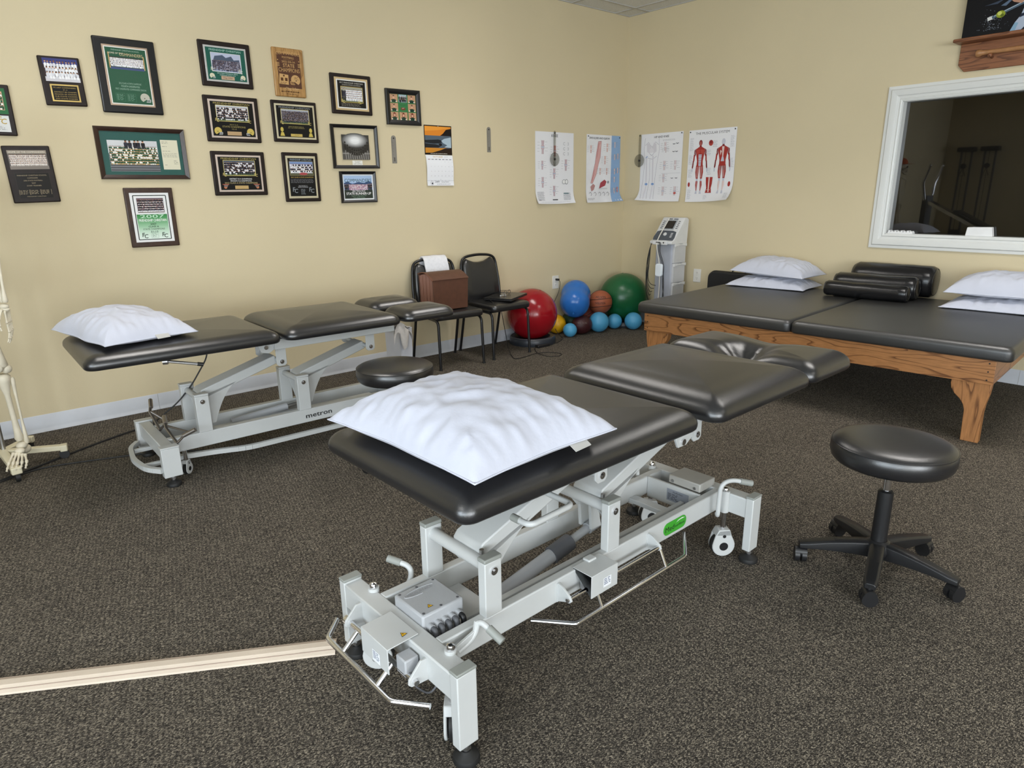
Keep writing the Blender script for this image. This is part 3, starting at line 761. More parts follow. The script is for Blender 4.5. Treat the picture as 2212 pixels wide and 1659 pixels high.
MB().cyl((-.757, -.172, .203), (-.757, .180, .203), .0075, 12).tube([(-.757, .168, .203), (-.757, .185, .203)], .014, 12).build('pedal_rod', CHROME, T1)
bar = MB().tube(rounded([(-.752, .262, .158), (-.812, .205, .155), (-.812, -.130, .155), (-.750, -.215, .158)], .012, 4), .0078, 12)
for v in (.118, -.062): bar.tube([(-.757, v, .203), (-.812, v, .155)], .0065, 10)
bar.build('foot_bar', CHROME, T1)
MB().box(-.764, -.722, -.132, -.088, .195, .245).build('pedal_switch', GREYPL, T1, bevel=.004)
MB().tube(rounded([(-.735, -.11, .2), (-.735, -.12, .15), (-.72, -.17, .145), (-.69, -.185, .19)], .02, 4), .0028, 8).build('switch_wire', DKGREY, T1)
# side foot pedal on the near rail
sc = MB().prism([(-.215, .190), (-.2185, .190), (-.2185, .266), (-.140, .2665), (-.140, .263), (-.2155, .263)], 'x', -.158, -.035).build('pedal_cover', WHITE, T1, bevel=.0015)
MB().box(-.102, -.066, -.158, -.130, .262, .272).build('cover_tab', WHITE, sc, bevel=.003)
info_sticker(sc, (-.085, -.219, .222), NEG_V, .036, .032, 4)
MB().box(-.142, -.108, -.195, -.155, .19, .25).build('pedal_switch', GREYPL, T1, bevel=.004)
for u in (-.235, .205):
    MB().prism([(-.152, .188), (-.152, .252), (-.172, .248), (-.205, .226), (-.211, .213), (-.203, .205), (-.188, .203)], 'x', u - .0035, u + .0035).build('pedal_bracket', WHITE, T1, bevel=.001)
    MB().box(u - .006, u + .006, -.156, -.150, .188, .25).build('weld_plate', WHITE, T1)
MB().cyl((-.245, -.200, .216), (.215, -.200, .216), .0065, 12).build('pedal_rod', CHROME, T1)
bar = MB().tube(rounded([(-.325, -.130, .152), (-.238, -.232, .150), (.318, -.232, .150), (.43, -.150, .165)], .012, 4), .0075, 12)
for u in (-.122, .208): bar.tube([(u, -.2, .216), (u, -.232, .150)], .0065, 10)
bar.build('foot_bar', CHROME, T1)
# castors with brake levers
for (u, v, a) in ((-.668, -.196, .85), (-.668, .178, -.7), (.655, -.178, -.65), (.655, .165, -.6)):
    caster(T1, u, v, .048, True, a, .20)
    MB().cyl((u, v, .185), (u, v, .272), .0165, 16).build('castor_tube', WHITE, T1)
    MB().lathe([(.0125, .270), (.0125, .278), (.010, .284), (.004, .287)], (u, v, 0), 16).build('castor_cap', CHROME, T1)
def lever(pts, g0):
    P = rounded(pts, .03, 5); o = MB().tube(P, .0085, 12).build('brake_lever', WHITE, T1)
    a = Vector(pts[-1]); b = Vector(pts[-2]); d = (b - a).normalized()
    MB().tube([a - d * .004, a + d * g0], .0115, 14).build('grip', GREYCAP, o)
lever([(.60, -.18, .195), (.585, -.192, .195), (.582, -.196, .325), (.625, -.212, .338), (.69, -.258, .318)], .045)
lever([(-.625, -.17, .225), (-.575, -.178, .25), (-.562, -.178, .30), (-.545, -.250, .262)], .045)
MB().prism([(-.655, .248), (-.650, .235), (-.565, .258), (-.562, .296), (-.574, .296), (-.578, .27)], 'y', -.182, -.174).build('lever_plate', WHITE, T1, bevel=.001)
lever([(-.60, .17, .22), (-.545, .175, .232), (-.535, .175, .285), (-.575, .24, .300)], .040)
lever([(.56, .16, .20), (.552, .165, .30), (.560, .165, .35), (.575, .20, .36)], .02)
# far-end label plate, motor cover, cross plates and lifting actuator
MB().box(.566, .575, -.12, .12, .175, .262).build('label_plate', WHITE, T1, bevel=.001)
p = Print(); p.rect(-.05, -.025, .05, .025, '#8e939c'); p.text('MedSurface', .0, .012, .007, '#20242c', shear=.1); p.lines(-.045, .01, .004, 5, .0055, .0022, '#2c3038', 5, .3)
for k, q in enumerate(('[ ]', '+', 'CE')): p.text(q, .018 + .012 * k, -.018, .007, '#20242c')
lp = p.build('info_label', T1, PRINT, loc=(.5655, -.025, .219)); lp.rotation_euler = NEG_U
CLR = M('frosted_plastic', '#c4c2bc', .35, trans=.35)
MB().box(.580, .685, -.112, .03, .262, .296).build('motor_cover', CLR, T1, bevel=.004)
for v in (-.09, .01): MB().tube([(.579, v, .275), (.576, v, .275)], .006, 10).build('screw', STEEL, T1)
MB().box(.45, .49, -.121, .121, .186, .205).build('cross_plate', WHITE, T1, bevel=.002)
MB().box(-.50, -.40, -.121, .121, .188, .196).build('cross_plate', WHITE, T1, bevel=.002)
MB().box(-.66, .56, -.062, -.042, .190, .214).build('inner_rail', WHITE, T1, bevel=.002)
a = MB().tube([(-.36, .03, .148), (-.06, .03, .205)], .024, 16).build('actuator', GREYPL, T1)
MB().tube([(-.08, .03, .201), (.01, .03, .218)], .030, 16).build('actuator_collar', DKGREY, a)
MB().tube([(.0, .03, .216), (.12, .03, .240)], .015, 14).build('piston', GREYPL, a)
MB().tube([(.10, .03, .236), (.15, .03, .245)], .021, 14).build('piston_end', GREYPL, a)
MB().prism([(.09, .245), (.14, .245), (.10, .42), (.075, .42)], 'y', .0, .012).prism([(.09, .245), (.14, .245), (.10, .42), (.075, .42)], 'y', .05, .062).build('actuator_bracket', WHITE, T1, bevel=.001)
MB().box(-.43, -.34, .005, .055, .128, .178).build('motor_housing', BLACKPL, T1, bevel=.006)
# green logo badge on the near rail
bd = MB().prism([(x * 1.0, y) for x, y in [( .364 + px, .223 + py) for px, py in rrect(.068, .0235, .0225, 6, 2)]], 'y', -.1548, -.1525).build('logo_badge', M('logo_green', '#3f9e2f', .4), T1)
lettering('lettering', 'Med', .020, BLACKINK, bd, (.331, -.1549, .213), NEG_V, width=.052)
lettering('lettering', 'surface', .010, BLACKINK, bd, (.391, -.1549, .216), NEG_V, width=.060)
MB().prism([(.37, .233), (.385, .239), (.405, .2405), (.422, .236), (.405, .237), (.388, .2365)], 'y', -.1552, -.1547).build('logo_swoosh', M('logo_white', '#f0f5ee', .4), bd)

# ---------------- far table
T2 = empty('treatment_table', (1.41, 3.655, 0), (0, 0, radians(-1.0)), 'far treatment table along picture wall with split head pads and metron lettering', 'treatment table')
exam_base(T2, .69, .265, .207, .042, .024, .132, .200, .078, .020, (-.48, .06), .402, .034, .022, WHITE)
for pu in (-.48, .06):
    MB().cyl((pu, -.115, .365), (pu, .115, .365), .017, 18).build('axle', WHITE, T2)
    lift_arm(T2, pu, .372, pu + .43, .500, .078, .048, gusset_poly(pu, .368, pu + .43, .500, .215, .50))
    MB().cyl((pu + .43, -.155, .500), (pu + .43, .155, .500), .012, 12).build('axle', WHITE, T2)
    for s in (-1, 1): bracket(T2, pu + .43, s * .158, .478, .595, .028, .502)
    for s in (-1, 1): MB().tube([(pu + .045, s * .078, .232), (pu + .045, s * .09, .232)], .009, 10).build('bolt', STEEL, T2)
for s in (-1, 1):
    MB().box(-.10, .625, s * .205 - .016, s * .205 + .016, .585, .640).build('top_frame_rail', WHITE, T2, bevel=.003)
    MB().box(-.86, -.16, s * .20 - .014, s * .20 + .014, .615, .645).build('leg_frame_rail', BLACKPL, T2, bevel=.003)
    MB().prism([(-.19, .64), (-.09, .64), (-.09, .585), (-.125, .565), (-.165, .575)], 'y', s * .19 - .005, s * .19 + .005).build('backrest_hinge', WHITE, T2, bevel=.002)
    MB().tube([(-.14, s * .195, .60), (-.14, s * .203, .60)], .011, 12).build('bolt', CHROME, T2)
    MB().box(.60, .98, s * .11 - .012, s * .11 + .012, .625, .647).build('head_support', DKGREY, T2, bevel=.002)
for x in (-.09, .3, .61): MB().box(x - .016, x + .016, -.205, .205, .60, .635).build('top_frame_bar', WHITE, T2, bevel=.003)
cushion(MB(), .440, .352, .070, .050, .046, .010, rx=.08, m=12, nr=10).build('leg_cushion', VINYL, T2, (-.540, 0, .643), smooth=75)
cushion(MB(), .345, .352, .072, .055, .050, .014, rx=.10, m=12, nr=10).build('seat_cushion', VINYL, T2, (.268, 0, .645), smooth=75)
for s in (-1, 1): cushion(MB(), .180, .150, .070, .060, .050, .010, rx=.075).build('head_pad', VINYL, T2, (.815, s * .200, .648), smooth=75)
MB().cyl((-.66, -.30, .632), (-.64, -.31, .632), .014, 14).cyl((-.64, -.31, .632), (-.50, -.335, .598), .007, 10).build('release_lever', STEEL, T2)
MB().cyl((-.52, -.3314, .6029), (-.495, -.336, .5968), .0095, 12).build('lever_tip', BLACKPL, T2)
rg = MB()
def sqtube(mb, pts, w):
    for a_, b_ in zip(pts, pts[1:]): mb.obox(a_, b_, w, w * 1.1)
sqtube(rg, rounded([(-.74, .235, .092), (-.79, .16, .092), (-.812, -.03, .092), (-.79, -.20, .092), (-.735, -.275, .092)], .05, 3), .022)
rg.build('foot_ring_end', WHITE, T2)
rg = MB(); sqtube(rg, rounded([(-.70, -.10, .085), (-.46, -.16, .085), (-.30, -.222, .085), (.30, -.222, .085), (.46, -.16, .085), (.66, -.11, .085)], .05, 3), .022)
rg.build('foot_ring_side', WHITE, T2)
rg = MB(); sqtube(rg, [(-.78, .12, .088), (-.60, .12, .088)], .018); sqtube(rg, [(-.79, -.14, .088), (-.60, -.14, .088)], .018); rg.build('foot_ring_link', WHITE, T2)
def brake_pedal(u, v, s):
    m = MB()
    m.tube([(u, v, .195), (u - .015, v + s * .10, .275), (u + .0, v + s * .135, .305)], .008, 10)
    m.tube([(u, v, .195), (u + .045, v + s * .035, .225), (u - .012, v + s * .095, .275)], .007, 10)
    o = m.build('brake_pedal', BRONZE, T2)
    MB().tube([(u - .004, v + s * .115, .293), (u + .008, v + s * .165, .322)], .0105, 12).build('grip', BRONZE, o)
brake_pedal(-.655, .05, 1); 
m = MB().tube([(-.645, -.245, .205), (-.66, -.13, .255), (-.655, -.09, .275)], .0075, 10).tube([(-.645, -.245, .205), (-.585, -.225, .245), (-.655, -.11, .262)], .0065, 10)
o = m.build('brake_pedal', BRONZE, T2); MB().tube([(-.655, -.10, .27), (-.64, -.02, .285)], .011, 12).build('grip', BRONZE, o); MB().tube([(-.61, -.235, .232), (-.56, -.27, .262)], .0105, 12).build('grip', BRONZE, o)
lettering('lettering', 'metron', .028, BLACKINK, T2, (.135, -.1535, .148), NEG_V, width=.158, bold=.02)
for (u, v, a) in ((-.60, -.16, .8), (-.60, .16, .2), (.60, -.16, .5), (.60, .16, .3)): caster(T2, u, v, .032, True, a, .13)
MB().tube(rounded([(-.345, .1, .63), (-.36, .1, .53), (-.46, .1, .39), (-.54, .1, .31), (-.66, .13, .22), (-.70, .30, .01)], .04, 4), .004, 8).build('lift_cable', RUBBER, T2)
MB().box(-.45, .55, -.02, .02, .135, .165).build('inner_rail', WHITE, T2, bevel=.002)
a = MB().tube([(-.30, .03, .16), (.02, .03, .185)], .022, 14).build('actuator', GREYPL, T2); MB().tube([(.0, .03, .183), (.16, .03, .2)], .012, 12).build('piston', STEEL, a)

# pillows on the two tables
pillow('pillow', (1.014, 1.362, .757), radians(-87), .62, .485, .125, 3, 'large white pillow on the front treatment table', tagpos=.11, pinch=.05, droop=.55)
pillow('pillow', (.672, 3.735, .726), radians(-80), .66, .43, .125, 8, 'white pillow on the far treatment table by the wall', tagpos=.05, pinch=.05)

# ---------------- rolling stools
def stool(loc, ang0, label):
    t = empty('rolling_stool', loc, (0, 0, 0), label, 'stool', 'round black rolling stools')
    prof = [(.170, .432), (.186, .434), (.196, .445), (.202, .465), (.201, .490), (.197, .499), (.1985, .5015), (.196, .504), (.188, .510), (.165, .517), (.12, .522), (.06, .524), (.0, .5245)]
    se = MB().lathe(prof, (0, 0, 0), 64).build('seat', VINYL, t, smooth=50)
    MB().tube([(.1985 * cos(a), .1985 * sin(a), .5012) for a in [2 * pi * k / 64 for k in range(64)]], .0022, 6, closed=True).build('seam', VINYL, se)
    MB().lathe([(.08, .424), (.08, .433)], (0, 0, 0), 20).build('seat_plate', BLACKPL, t)
    MB().cyl((0, 0, .30), (0, 0, .43), .0135, 20).build('gas_piston', CHROME, t)
    MB().lathe([(.027, .10), (.0265, .30), (.0255, .318), (.018, .322)], (0, 0, 0), 24).build('column', BLACKPL, t)
    MB().lathe([(.048, .075), (.052, .09), (.046, .112), (.030, .124)], (0, 0, 0), 24).build('hub', BLACKPL, t)
    for k in range(5):
        a = radians(ang0 + 72 * k); c_, s_ = cos(a), sin(a)
        vs = []; n = 9
        for i in range(n):
            f = i / (n - 1); r = .03 + .24 * f; zt = .118 - .036 * f ** 1.6; th = .040 * (1 - f) + .020; w = .026 - .004 * f
            if i == n - 1: w *= .8
            zt2 = zt - .006
            for (dy, z) in ((-w, zt - th), (w, zt - th), (w, zt2), (w * .65, zt), (-w * .65, zt), (-w, zt2)): vs.append((r * c_ - dy * s_, r * s_ + dy * c_, z))
        fs = [(i * 6 + j, i * 6 + (j + 1) % 6, (i + 1) * 6 + (j + 1) % 6, (i + 1) * 6 + j) for i in range(n - 1) for j in range(6)] + [tuple(range(6))[::-1], tuple((n - 1) * 6 + j for j in range(6))]
        lg = MB().add(vs, fs).build('star_leg', BLACKPL, t, bevel=.002, smooth=50)
        cx, cy = .262 * c_, .262 * s_
        ca = a + pi / 2 + .5 * sin(k * 2.3)
        wz = .027; dx, dy = cos(ca), sin(ca)
        for s in (-1, 1): MB().tube([(cx - dy * s * .004, cy + dx * s * .004, wz), (cx - dy * s * .021, cy + dx * s * .021, wz)], .0265, 20).build('castor_wheel', BLACKPL, lg)
        MB().tube([(cx - dy * .0215, cy + dx * .0215, wz + .012), (cx + dy * .0215, cy - dx * .0215, wz + .012)], .022, 14).cyl((cx, cy, .045), (cx, cy, .075), .009, 10).build('castor_hood', BLACKPL, lg)
    return t
stool((2.466, .790, 0), 125, 'round black rolling stool in front of the mat table')
stool((1.752, 2.975, 0), 200, 'round black rolling stool between the two treatment tables')

# ---------------- mat table
MT = empty('mat_table', (4.045, 3.135, 0), (0, 0, radians(3.7 - 90)), 'wide low oak mat table with black vinyl top in two halves', 'mat table')
# local x runs along the front edge (towards the viewer's right), local y runs to the wall
LM, DM = 2.23, 1.515
MB().box(0, LM, 0, .022, .344, .484).build('front_apron', wood_mat('oak_front', '#a87446', '#643c1d', (1.5, 11, 11), 10.0, line=.2), MT, bevel=.002)
MB().box(0, .022, .0225, DM - .022, .344, .484).build('side_apron', wood_mat('oak_side', '#a06c40', '#643c1d', (11, 1.5, 11), 9.0, line=.2), MT, bevel=.002)
MB().box(LM - .022, LM, .0225, DM - .022, .344, .484).build('side_apron', MATS['oak_side'], MT, bevel=.002)
MB().box(0, LM, DM - .022, DM, .344, .484).build('back_apron', MATS['oak_front'], MT, bevel=.002)
for x in (.03, LM - .03):
    for z in (.368, .414, .460): MB().tube([(x if x < 1 else x, .004, z), (x, -.0012, z)], .0042, 10).build('screw_plug', BLACKPL, MT)
def mat_leg(x0_, sgn, y_):
    # wide rounded top narrowing to a straight foot (front view)
    o_ = [(0, .345), (.188, .345), (.190, .318), (.184, .290), (.165, .262), (.135, .235), (.116, .208), (.106, .175), (.100, .0), (.014, .0), (.018, .17), (.014, .22), (.004, .28)]
    return MB().prism([(x0_ + sgn * p[0], p[1]) for p in o_], 'y', y_, y_ + .055).build('leg', OAKV, MT, bevel=.003)
mat_leg(LM - .006, -1, .024); mat_leg(.006, 1, .024); mat_leg(LM - .30, -1, DM - .10); mat_leg(.30, 1, DM - .10)
PADX0, PADX1 = -.045, LM + .075
mid_ = (PADX0 + PADX1) / 2
for a_, b_ in ((PADX0, mid_), (mid_, PADX1)):
    c_ = (a_ + b_) / 2
    cushion(MB(), (b_ - a_) / 2 - .0008, (DM + .055 - .01) / 2, .082, .04, .034, .004, m=12, rx=.034).build('pad', VINYL2, MT, (c_, (DM - .055 + .0) / 2, .484), smooth=75)
def on_mat(x, y, z): return MT_M @ Vector((x, y, z))
bpy.context.view_layer.update(); MT_M = MT.matrix_world.copy()
ZP = .571
pa = radians(3.7 - 90)
pillow('pillow', (5.44, 2.86, ZP), pa + .05, .66, .44, .085, 11, 'lower white pillow of the stack near the therapy cart', 'pillows on the mat table', pinch=.05)
pillow('pillow', (5.46, 2.85, ZP + .102), pa - .06, .64, .43, .135, 12, 'upper white pillow of the stack near the therapy cart', 'pillows on the mat table', pinch=.05, ry=radians(2))
pillow('pillow', (5.44, 1.19, ZP), pa, .70, .44, .075, 13, 'lower white pillow of the stack under the interior window', 'pillows on the mat table', pinch=.05)
pillow('pillow', (5.46, 1.20, ZP + .092), pa + .03, .68, .43, .15, 14, 'upper white pillow of the stack under the interior window', 'pillows on the mat table', pinch=.05)
def bolster(c, L, r, label, flat=False):
    t = empty('bolster', c, (0, 0, radians(3.7)), label, 'bolster', 'black vinyl bolsters')
    e = r * .30
    pf = [(r * .0, -L / 2 - .004), (r * .5, -L / 2 - .003), (r - e, -L / 2), (r - e * .4, -L / 2 + e * .25), (r, -L / 2 + e)] + [(r * (1 + .006 * sin(k * 2.1)), -L / 2 + e + (L - 2 * e) * k / 12) for k in range(1, 12)] + [(r, L / 2 - e), (r - e * .4, L / 2 - e * .25), (r - e, L / 2), (r * .5, L / 2 + .003), (0, L / 2 + .004)]
    mb = MB().lathe(pf, (0, 0, r), 40, 'y')
    mb.v = [(x * (1 + .02 * noise.noise(Vector((x * 9, y * 9, z * 9 + c[0] * 5)))), y, max(z + .004 * noise.noise(Vector((x * 16, y * 7, z * 16))), 0)) for x, y, z in mb.v]
    mb.build('bolster_cover', M('glossy_black_vinyl', (.009, .009, .010), .22, bump=(160, .35)), t, smooth=60)
    for s in (-1, 1): MB().tube([(cos(a) * (r - e * .55), s * (L / 2 - e * .15), r + sin(a) * (r - e * .55)) for a in [2 * pi * k / 32 for k in range(32)]], .0022, 6, closed=True).build('piping', VINYL, t)
bolster((5.262, 2.035, ZP), .58, .058, 'thinnest black roll bolster, frontmost of three')
bolster((5.404, 2.025, ZP), .58, .084, 'middle black roll bolster of three on mat table')
bolster((5.612, 1.975, ZP), .58, .118, 'thickest black roll bolster, resting against the wall')
cs = empty('carry_case', (5.69, 3.34, 0), (0, 0, 0), 'black padded case standing between mat table and wall', 'case')
MB().prism([(x, z + .315) for x, z in rrect(.31, .305, .07, 6, 3)], 'x', -.038, .034).build('case_shell', M('black_nylon', (.011, .011, .012), .6, bump=(500, .4)), cs, bevel=.016, bseg=4)
MB().tube([(-.002, -.31 + .07 * 0 + p[0] * 0 + q[0] + .31, q[1] + .315) for p, q in zip(rrect(.312, .307, .07, 6, 3), rrect(.312, .307, .07, 6, 3))], .004, 6, closed=True).build('zip', BLACKPL, cs)
MB().tube(rounded([(-.0, -.07, .618), (0, -.06, .642), (0, .06, .642), (0, .07, .618)], .02, 4), .006, 8).build('handle', BLACKPL, cs)

# ================================================================== CHAIRS AND WHAT IS ON THEM
def chair(loc, rz, label):
    """local -y is the front; width .43, depth .47"""
    t = empty('stacking_chair', loc, (0, 0, rz), label, 'chair', 'black stacking chairs')
    w = .205; R_ = .0115
    for s in (-1, 1):
        MB().tube(rounded([(s * w, -.225, 0), (s * w * .98, -.205, .395), (s * w * .98, .10, .405)], .05, 6), R_, 12).build('front_leg', BLKTUBE, t)
        MB().tube(rounded([(s * w, .255, 0), (s * w, .165, .40), (s * w * .99, .175, .46)], .05, 5), R_, 12).build('rear_leg', BLKTUBE, t)
        MB().tube([(s * w, -.225, 0), (s * w, -.2245, .012)], .0135, 12).build('foot_cap', RUBBER, t)
        MB().tube([(s * w, .255, 0), (s * w, .2523, .012)], .0135, 12).build('foot_cap', RUBBER, t)
    MB().cyl((-w, -.17, .400), (w, -.17, .400), .009, 10).cyl((-w, .14, .402), (w, .14, .402), .009, 10).build('seat_rail', BLKTUBE, t)
    cushion(MB(), .215, .210, .058, .05, .026, .010, deform=lambda x, y, z: (x * (1 - .05 * (y + .21) / .42), y, z)).build('seat', VINYL, t, (0, -.035, .405), smooth=75)
    # back: tube loop with rounded shoulders, padded panel whose top dips to leave a hand hole
    def bk(x, h): return (x, .175 + (h - .46) * .14, h)
    loop = [bk(-w, .44), bk(-w * 1.02, .60), bk(-w * .93, .80), bk(-w * .68, .835), bk(0, .846), bk(w * .68, .835), bk(w * .93, .80), bk(w * 1.02, .60), bk(w, .44)]
    MB().tube(rounded(loop, .055, 5), R_, 12).build('back_frame', BLKTUBE, t)
    out = [(-.185, .455), (.185, .455), (.192, .60), (.182, .75), (.165, .795), (.135, .815), (.115, .805), (.06, .785), (0, .779), (-.06, .785), (-.115, .805), (-.135, .815), (-.165, .795), (-.182, .75), (-.192, .60)]
    bp = MB(); n = len(out); cx, cz = 0, .62
    rings = [(1.0, .010), (1.0, -.006), (.965, -.020), (.90, -.027), (.6, -.030), (.25, -.031)]
    vs = []
    for f, dy in rings:
        for x, z in out:
            q = bk(cx + (x - cx) * f, cz + (z - cz) * f); vs.append((q[0], q[1] + dy, q[2]))
    q = bk(0, cz); vs.append((q[0], q[1] - .031, q[2])); c_ = len(vs) - 1
    fs = [(i * n + j, i * n + (j + 1) % n, (i + 1) * n + (j + 1) % n, (i + 1) * n + j) for i in range(len(rings) - 1) for j in range(n)]
    fs += [((len(rings) - 1) * n + j, (len(rings) - 1) * n + (j + 1) % n, c_) for j in range(n)] + [tuple(range(n))]
    bp.add(vs, fs).build('backrest', VINYL, t, smooth=50)
    return t
chair((3.175, 4.49, 0), radians(-6), 'black padded chair holding the brown expanding file and a towel')
chair((3.690, 4.495, 0), radians(0), 'black padded chair beside the red ball with laptop on seat')

# towel folded over the first chair's back
def cloth_strip(mb, path, w0, w1, th, seed, wave=.006, n=14, skew=0.0):
    """a doubled cloth hung along a path (list of (y,z)), width from w0 to w1 in x"""
    P = [Vector((0, p[0], p[1])) for p in path]; N_ = len(P); vs = []
    for sgn in (1, -1):
        for i, p in enumerate(P):
            t = (P[min(i + 1, N_ - 1)] - P[max(i - 1, 0)]).normalized(); nrm = Vector((0, -t.z, t.y))
            for j in range(n + 1):
                f = j / n; x = w0 + (w1 - w0) * f + skew * i / N_
                d = wave * noise.noise(Vector((x * 14, i * .25, seed)))
                q = p + nrm * (sgn * th / 2 + d); vs.append((x + .006 * noise.noise(Vector((i * .4, seed, f))), q.y, q.z + .012 * (f - .5) * (i / N_) * sin(seed)))
    fs = []; K = (n + 1) * N_
    for i in range(N_ - 1):
        for j in range(n):
            a = i * (n + 1) + j; fs.append((a, a + 1, a + n + 2, a + n + 1)); fs.append((K + a, K + a + n + 1, K + a + n + 2, K + a + 1))
    for i in range(N_ - 1):
        for j in (0, n):
            a = i * (n + 1) + j; b = a + n + 1; fs.append((a, b, K + b, K + a))
    for i in (0, N_ - 1):
        for j in range(n):
            a = i * (n + 1) + j; fs.append((a, a + 1, K + a + 1, K + a))
    mb.add(vs, fs); return mb
tw = empty('towel', (3.205, 4.705, 0), (0, 0, radians(-6)), 'folded white towel hanging over a chair back', 'towel')
cloth_strip(MB(), [(.052, .72), (.052, .80), (.045, .845), (.025, .866), (.0, .862), (-.022, .84), (-.035, .80), (-.045, .76), (-.052, .72), (-.055, .685)], -.11, .105, .010, 2.0, skew=.02).build('outer_fold', TOWELM, tw, smooth=70)
cloth_strip(MB(), [(-.018, .82), (-.028, .78), (-.036, .74), (-.042, .70), (-.043, .668)], -.08, .115, .008, 5.0).build('inner_fold', TOWELM, tw, smooth=70)

# expanding file: boards, pleated gusset, curved top edges
FILEB = M('brown_fibreboard', '#573626', .55, bump=(240, .3), var=(30, .12)); FILEP = M('brown_file_pleats', '#8d6250', .6)
ef = empty('expanding_file', (3.112, 4.44, .476), (0, 0, radians(-4)), 'brown expanding file standing open on the chair seat', 'file box')
MB().prism([(-.155, 0), (.155, 0), (.165, .235), (.08, .242), (0, .244), (-.08, .242), (-.165, .235)], 'y', -.112, -.104).build('front_board', FILEB, ef, bevel=.002)
MB().prism([(-.155, 0), (.155, 0), (.165, .275), (-.165, .275)], 'y', .104, .112).build('back_board', FILEB, ef, bevel=.002)
MB().box(-.155, .155, -.104, .104, 0, .006).build('base_board', FILEB, ef)
for s in (-1, 1):
    vs = []; n = 17
    for i in range(n):
        f = i / (n - 1); y = -.104 + .208 * f; x = s * (.148 - (.012 if i % 2 else 0)); xt = s * (.158 - (.014 if i % 2 else 0)); h = .232 + .03 * f + .030 * sin(pi * f)
        vs += [(x, y, .006), (xt, y, h), (x - s * .003, y, .006), (xt - s * .003, y, h)]
    fs = []
    for i in range(n - 1):
        a = i * 4; b = a + 4; fs += [(a, b, b + 1, a + 1), (a + 2, a + 3, b + 3, b + 2), (a + 1, b + 1, b + 3, a + 3)]
    MB().add(vs, fs).build('pleated_side', FILEP, ef, smooth=0)
for i in range(1, 12):
    y = -.104 + .208 * i / 12; h = .226 + .03 * i / 12 + .028 * sin(pi * i / 12)
    MB().box(-.150, .150, y - .0012, y + .0012, .01, h).build('divider', FILEP, ef, smooth=0)
fl_ = MB()
for i in range(10):
    a0 = i / 9
fl_.grid(lambda i, j: ((-.168 + .336 * i), -.118 + .236 * j, .240 + .035 * j + .034 * sin(pi * j) ), 4, 12).grid(lambda i, j: ((.168 - .336 * i), -.118 + .236 * j, .237 + .035 * j + .034 * sin(pi * j)), 4, 12)
fl_.build('top_flap', FILEB, ef, smooth=60)
MB().tube([(-.168, -.118 + .236 * j / 12, .2385 + .035 * j / 12 + .034 * sin(pi * j / 12)) for j in range(13)], .003, 6).build('flap_binding', M('file_binding', '#7d4c38', .5), ef)

# laptop, glasses, charger
lt = empty('laptop', (3.80, 4.475, .4755), (0, 0, radians(27)), 'closed black laptop lying on the chair beside the red ball', 'laptop')
MB().box(-.19, .19, -.13, .13, 0, .013).build('laptop_base', BLACKPL, lt, bevel=.003)
MB().box(-.19, .19, -.13, .13, .0142, .022).build('laptop_lid', M('laptop_lid_dark', (.016, .016, .018), .25), lt, bevel=.003)
MB().cyl((-.12, .131, .012), (.12, .131, .012), .006, 10).build('laptop_hinge', DKGREY, lt)
gl = empty('eyeglasses', (3.83, 4.49, .4985), (0, 0, radians(20)), 'dark rimmed eyeglasses resting on the closed laptop', 'glasses')
for s in (-1, 1):
    MB().tube([(s * .034 + .024 * cos(a), .0, .020 + .018 * sin(a)) for a in [2 * pi * k / 20 for k in range(20)]], .0018, 6, closed=True).build('rim', BLACKPL, gl)
    MB().prism([(s * .034 + .0235 * cos(a), .020 + .0175 * sin(a)) for a in [2 * pi * k / 20 for k in range(20)]], 'y', -.0006, .0006).build('lens', PANE, gl)
    MB().tube([(s * .058, 0, .026), (s * .063, .01, .026), (s * .062, .10, .022), (s * .058, .135, .004)], .0016, 6).build('temple', BLACKPL, gl)
MB().tube([(-.011, 0, .022), (0, -.003, .026), (.011, 0, .022)], .0016, 6).build('bridge', STEEL, gl)
pn = empty('earbud_cable', (3.745, 4.44, .4985), (0, 0, radians(15)), 'small silver earphones with coiled cable on the laptop', 'earphones')
MB().tube([(.022 * cos(a) * (1 + .2 * sin(3 * a)), .016 * sin(a), .003 + .0008 * k) for k, a in enumerate([2 * pi * i / 14 for i in range(34)])], .0016, 6).build('cable_coil', STEEL, pn)
MB().sphere((.03, .0, .006), .006).sphere((-.028, .012, .006), .006).build('ear_piece', M('pale_plastic', '#d5d5d8', .4), pn)
cc = empty('charger_cord', (0, 0, 0), label='black charger cord running from laptop to wall outlet', cat='cord')
MB().tube(rounded([(3.665, 4.505, .487), (3.62, 4.49, .482), (3.56, 4.36, .47), (3.555, 4.25, .43), (3.62, 4.27, .20), (3.72, 4.36, .05), (3.70, 4.30, .004), (3.64, 4.20, .004), (3.625, 4.155, .004), (3.735, 4.155, .004), (3.89, 4.19, .004), (4.0, 4.15, .004), (4.06, 4.03, .004), (3.985, 3.965, .004), (3.88, 4.02, .006), (3.895, 4.17, .008), (4.00, 4.325, .006), (4.055, 4.345, .010)], .05, 4), .0028, 8).build('cable', RUBBER, cc)
MB().obox((4.05, 4.345, .013), (4.20, 4.342, .013), .045, .026).build('adapter', BLACKPL, cc, bevel=.005)
MB().tube(rounded([(4.195, 4.342, .010), (4.34, 4.36, .004), (4.50, 4.45, .004), (4.56, 4.54, .004), (4.565, 4.60, .03), (4.60, 4.74, .16), (4.66, 4.76, .28), (4.72, 4.735, .40), (4.735, 4.73, .50), (4.735, 4.755, .522)], .06, 4), .0028, 8).build('cable', RUBBER, cc)
MB().obox((4.735, 4.792, .522), (4.735, 4.752, .522), .024, .020).build('plug', BLACKPL, cc, bevel=.004)

